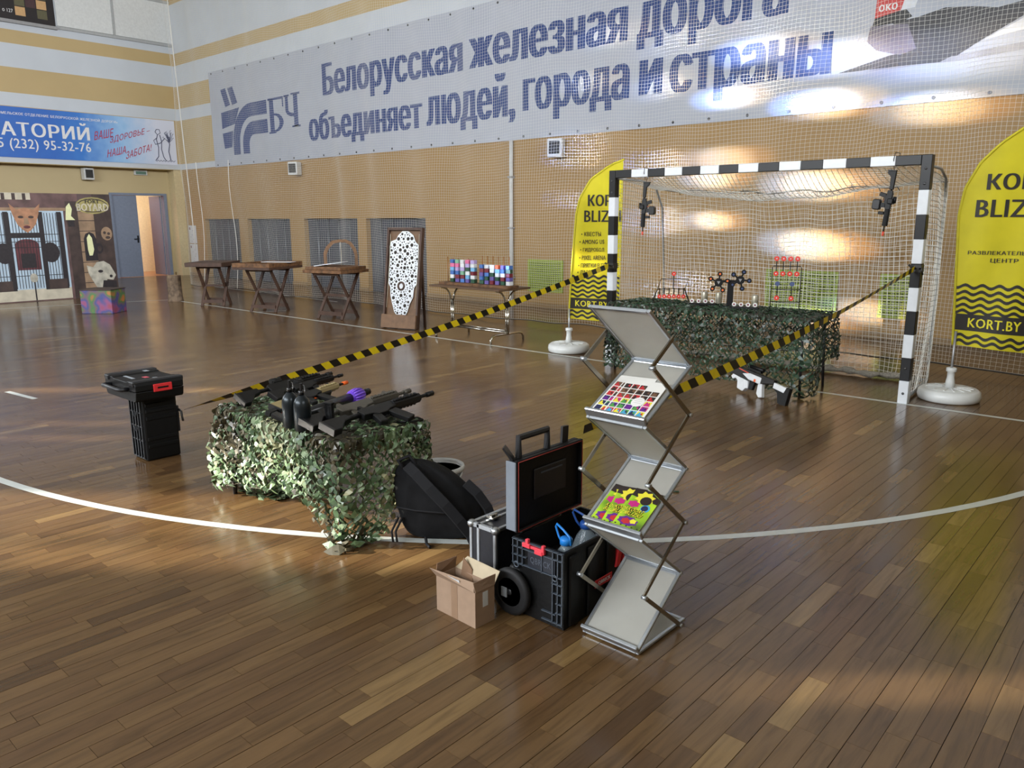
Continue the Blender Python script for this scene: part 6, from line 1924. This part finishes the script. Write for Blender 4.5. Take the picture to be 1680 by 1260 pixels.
# ================================================================== ZIGZAG BROCHURE STAND
M_FR = mat('stand_aluminium', (184, 190, 196), 0.3, 0.85, var=0.04)
M_ACR = clear_mat('frosted_acrylic', (214, 213, 206), 0.76, 0.4)
_nt = M_ACR.node_tree
_tl = _nt.nodes.new('ShaderNodeBsdfTranslucent'); _tl.inputs[0].default_value = (0.85, 0.84, 0.80, 1)
_mx = [n for n in _nt.nodes if n.type == 'MIX_SHADER'][0]
_m2 = _nt.nodes.new('ShaderNodeMixShader'); _m2.inputs[0].default_value = 0.5
_nt.links.new(_nt.nodes['Principled BSDF'].outputs[0], _m2.inputs[1]); _nt.links.new(_tl.outputs[0], _m2.inputs[2]); _nt.links.new(_m2.outputs[0], _mx.inputs[2])
M_ARM = mat('stand_arm_steel', (150, 144, 132), 0.25, 0.9)
S0X, S0Y = 1.885, -4.905
stand = thing('brochure_stand', 'aluminium zigzag brochure stand in front of the toolbox', 'display stand', (S0X, S0Y, 0))
HW = 0.128
ZG = [((0.0, 0.012), (0.34, 0.012)), ((0.0, 0.020), (0.290, 0.225)), ((0.290, 0.232), (0.0, 0.455)), ((0.0, 0.465), (0.297, 0.646)), ((0.297, 0.654), (0.0, 0.872)), ((0.0, 0.882), (0.298, 1.040)), ((0.298, 1.048), (0.0, 1.275))]
for idx, (a, b) in enumerate(ZG):
    d = Vector((0, b[0] - a[0], b[1] - a[1])); L = d.length; d.normalize()
    nrm = Vector((1, 0, 0)).cross(d)
    if nrm.z < 0: nrm = -nrm
    shelf = idx in (1, 3, 5)
    fr = bpy.data.objects.new('shelf' if shelf else ('base_frame' if idx == 0 else 'back_panel'), None)
    COL.objects.link(fr); fr.parent = stand
    def P3(u, s, o): return Vector((u, a[0], a[1])) + d * s + nrm * o
    def slab(u0, u1, s0, s1, o0, o1, nm, m_, bev=0.0):
        mb = MB()
        vs = [tuple(P3(u, s, o)) for o in (o0, o1) for s in (s0, s1) for u in (u0, u1)]
        mb.add(vs, [(0, 2, 3, 1), (4, 5, 7, 6), (0, 1, 5, 4), (2, 6, 7, 3), (0, 4, 6, 2), (1, 3, 7, 5)])
        return mb.build(nm, m_, fr, bev)
    slab(-HW + 0.012, HW - 0.012, 0.010, L - 0.010, -0.002, 0.002, 'acrylic_sheet', M_ACR)
    slab(-HW, -HW + 0.014, 0, L, -0.006, 0.006, 'side_profile', M_FR, 0.002)
    slab(HW - 0.014, HW, 0, L, -0.006, 0.006, 'side_profile', M_FR, 0.002)
    slab(-HW + 0.014, HW - 0.014, 0, 0.014, -0.006, 0.006, 'end_profile', M_FR, 0.002)
    slab(-HW + 0.014, HW - 0.014, L - 0.014, L, -0.006, 0.006, 'end_profile', M_FR, 0.002)
    if shelf:
        slab(-HW, HW, -0.004, 0.010, -0.008, 0.026, 'front_lip', M_FR, 0.003)
    if idx in (2, 4, 6):
        mb = MB(); mb.cyl((-HW - 0.004, a[0], a[1] - 0.004), (HW + 0.004, a[0], a[1] - 0.004), 0.007, 8); mb.build('hinge_rod', M_FR, fr)
# scissor arms on both sides
JZ = [1.082, 0.868, 0.665, 0.448, 0.242, 0.022]
for sx in (-1, 1):
    x = sx * (HW + 0.012)
    mids = [(0.135, 1.168)] + [((0.0 if k % 2 == 0 else 0.27), z) for k, z in enumerate(JZ)]
    for k in range(len(mids) - 1):
        p0, p1 = mids[k], mids[k + 1]
        xx = x + sx * 0.006 * (k % 2)
        mb = MB(); mb.bar((xx, p0[0], p0[1]), (xx, p1[0], p1[1]), 0.006, 0.016); mb.build('scissor_arm', M_ARM, stand)
    for p in mids[1:]:
        mb = MB(); mb.cyl((x - sx * 0.006, p[0], p[1]), (x + sx * 0.015, p[0], p[1]), 0.008, 8); mb.build('pivot_pin', M_FR, stand)
# ---------------------------------------------------------------- brochures on the shelves
def paper(name, label, cat, shelf_i, u0, s0, rot, w_, h_, off, cells, grp):
    a, b = ZG[shelf_i]
    d = Vector((0, b[0] - a[0], b[1] - a[1])).normalized()
    nrm = Vector((1, 0, 0)).cross(d)
    if nrm.z < 0: nrm = -nrm
    org = Vector((S0X + u0, S0Y + a[0], a[1])) + d * s0 + nrm * off
    t = thing(name, label, cat, org, 0, grp)
    xv = Vector((1, 0, 0)) * math.cos(rot) + d * math.sin(rot)
    yv = nrm.cross(xv)
    t.rotation_euler = Matrix((xv, yv, nrm)).transposed().to_euler()
    mb = MB(); mb.box(-w_ / 2, w_ / 2, 0, h_, 0, 0.0012)
    mb.build('sheet', cells['paper'], t)
    cells['print'](t, w_, h_)
    return t
PR = [mat('pr_' + n, c, 0.35) for n, c in (('magenta', (190, 40, 120)), ('violet', (96, 40, 130)), ('yellow', (226, 214, 60)), ('green', (80, 150, 70)), ('red', (186, 44, 50)), ('navy', (40, 44, 80)), ('cyan', (70, 160, 200)), ('dark', (46, 36, 34)), ('umber', (110, 80, 60)), ('white', (230, 228, 224)), ('grey', (150, 146, 140)))]
def grid_print(seed):
    def f(t, w_, h_):
        r_ = random.Random(seed)
        mb = MB()
        for row in range(6):
            for c in range(5):
                if row == 5 and c > 2: continue
                x0 = -w_ / 2 + 0.006 + c * (w_ - 0.012) / 5; y0 = 0.008 + row * (h_ - 0.03) / 6
                cw, chh = (w_ - 0.012) / 5 - 0.004, (h_ - 0.03) / 6 - 0.004
                z = 0.0014
                pal = [5, 4, 2, 3, 6] if row == 0 else ([0, 1, 2, 3, 5] if row < 3 else [7, 8, 8, 4, 7])
                k1, k2, k3 = (pal[r_.randrange(5)] for _ in range(3))
                mb.add([(x0, y0, z), (x0 + cw, y0, z), (x0 + cw, y0 + chh, z), (x0, y0 + chh, z)], [(0, 1, 2, 3)], k1)
                mb.add([(x0, y0, z + 0.0002), (x0 + cw, y0, z + 0.0002), (x0 + cw * 0.3, y0 + chh, z + 0.0002)], [(0, 1, 2)], k2)
                mb.add([(x0 + cw * 0.5, y0 + chh * 0.4, z + 0.0004), (x0 + cw * 0.9, y0 + chh * 0.3, z + 0.0004), (x0 + cw * 0.7, y0 + chh * 0.9, z + 0.0004)], [(0, 1, 2)], k3)
        mb.poly([(0.02 + 0.026 * math.cos(2 * PI * k / 18), h_ * 0.40 + 0.026 * math.sin(2 * PI * k / 18), 0.0022) for k in range(18)], 9)
        for k in range(3):
            mb.add([(0.004, h_ * 0.37 + k * 0.010, 0.0025), (0.036, h_ * 0.37 + k * 0.010, 0.0025), (0.036, h_ * 0.375 + k * 0.010, 0.0025), (0.004, h_ * 0.375 + k * 0.010, 0.0025)], [(0, 1, 2, 3)], 10)
        mb.build('print', PR, t, fix=False)
    return f
M_PAP = mat('leaflet_white', (226, 224, 218), 0.3, var=0.02)
G1 = 'colourful leaflets on the upper shelf'
paper('leaflet', 'patchwork leaflet lying highest on the upper shelf', 'leaflet', 5, -0.035, 0.065, 0.05, 0.165, 0.17, 0.0030, {'paper': M_PAP, 'print': grid_print(1)}, G1)
paper('leaflet', 'patchwork leaflet at the left of the upper shelf', 'leaflet', 5, -0.035, 0.014, -0.02, 0.16, 0.20, 0.0062, {'paper': M_PAP, 'print': grid_print(2)}, G1)
paper('leaflet', 'patchwork leaflet topmost at the right of the upper shelf', 'leaflet', 5, 0.025, 0.012, 0.03, 0.17, 0.20, 0.0098, {'paper': M_PAP, 'print': grid_print(3)}, G1)
M_LIME = splash_mat('flyer_lime', [rgb(36, 22, 34), rgb(120, 160, 30), rgb(172, 208, 40), rgb(186, 220, 48)], 9.0)
def flyer_print(words=True):
    def f(t, w_, h_):
        mb = MB()
        z = 0.0014
        def el(x, y, rx, ry, mi, zz, n=14, jag=0.0):
            mb.poly([(x + rx * (1 + jag * (k % 2)) * math.cos(2 * PI * k / n), y + ry * (1 + jag * (k % 2)) * math.sin(2 * PI * k / n), zz) for k in range(n)], mi)
        mb.add([(-w_ / 2, h_ * 0.80, z), (w_ / 2, h_ * 0.72, z), (w_ / 2, h_, z), (-w_ / 2, h_, z)], [(0, 1, 2, 3)], 7)
        el(0.0, h_ * 0.80, w_ * 0.26, h_ * 0.13, 2, z + 0.0002, 16, 0.4); el(0.01, h_ * 0.74, w_ * 0.20, h_ * 0.11, 7, z + 0.0004)
        el(-w_ * 0.24, h_ * 0.60, w_ * 0.17, h_ * 0.07, 0, z + 0.0004, 12, 0.3); el(w_ * 0.22, h_ * 0.56, w_ * 0.16, h_ * 0.10, 6, z + 0.0003); el(w_ * 0.2, h_ * 0.56, w_ * 0.12, h_ * 0.07, 5, z + 0.0005)
        el(-w_ * 0.06, h_ * 0.17, w_ * 0.32, h_ * 0.10, 1, z + 0.0003, 16, 0.2); el(-w_ * 0.12, h_ * 0.16, w_ * 0.14, h_ * 0.06, 4, z + 0.0005, 12, 0.3); el(w_ * 0.12, h_ * 0.19, w_ * 0.10, h_ * 0.05, 2, z + 0.0005, 10, 0.3)
        for k in range(5): el(-w_ * 0.4 + k * w_ * 0.2, h_ * 0.05, 0.004, 0.003, 7, z + 0.0003, 8)
        mb.build('print', PR, t, fix=False)
        for wd, y0 in (('KOORT', 0.40), ('BLIZKI', 0.30)):
            mb = MB()
            text(mb, wd, lambda u, v: (-w_ * 0.30 + w_ * 0.56 * u + 0.006 * v, h_ * (y0 + 0.09 * v), z + 0.0007), 0, bold=0.220)
            text(mb, wd, lambda u, v: (-w_ * 0.30 + w_ * 0.56 * u + 0.006 * v, h_ * (y0 + 0.004 + 0.082 * v), z + 0.0024), 1, bold=0.060)
            mb.build('print_lettering', [PR[7], PR[2]], t, fix=False)
    return f
G2 = 'lime flyers on the middle shelf'
paper('flyer', 'lime green flyer at the left of the middle shelf', 'flyer', 3, -0.052, 0.012, -0.04, 0.115, 0.185, 0.0035, {'paper': M_LIME, 'print': flyer_print()}, G2)
paper('flyer', 'lime green flyer mostly hidden between two others', 'flyer', 3, 0.0, 0.016, 0.10, 0.115, 0.185, 0.0068, {'paper': M_LIME, 'print': flyer_print()}, G2)
paper('flyer', 'lime green flyer topmost at the right of the middle shelf', 'flyer', 3, 0.048, 0.014, -0.03, 0.118, 0.185, 0.0100, {'paper': M_LIME, 'print': flyer_print()}, G2)
# scrap of camouflage garnish on the floor
t = thing('camouflage_scrap', 'tiny dark camouflage scrap on the floor beyond the stand', 'scrap', (1.18, -3.25, 0))
mb = MB(); mb.tube([(-0.04, -0.03, 0.004), (-0.01, -0.01, 0.006), (0.02, -0.015, 0.004), (0.05, 0.0, 0.005)], [0.004, 0.009, 0.005, 0.008], 5); mb.build('scrap_strip', DARKC[1], t)
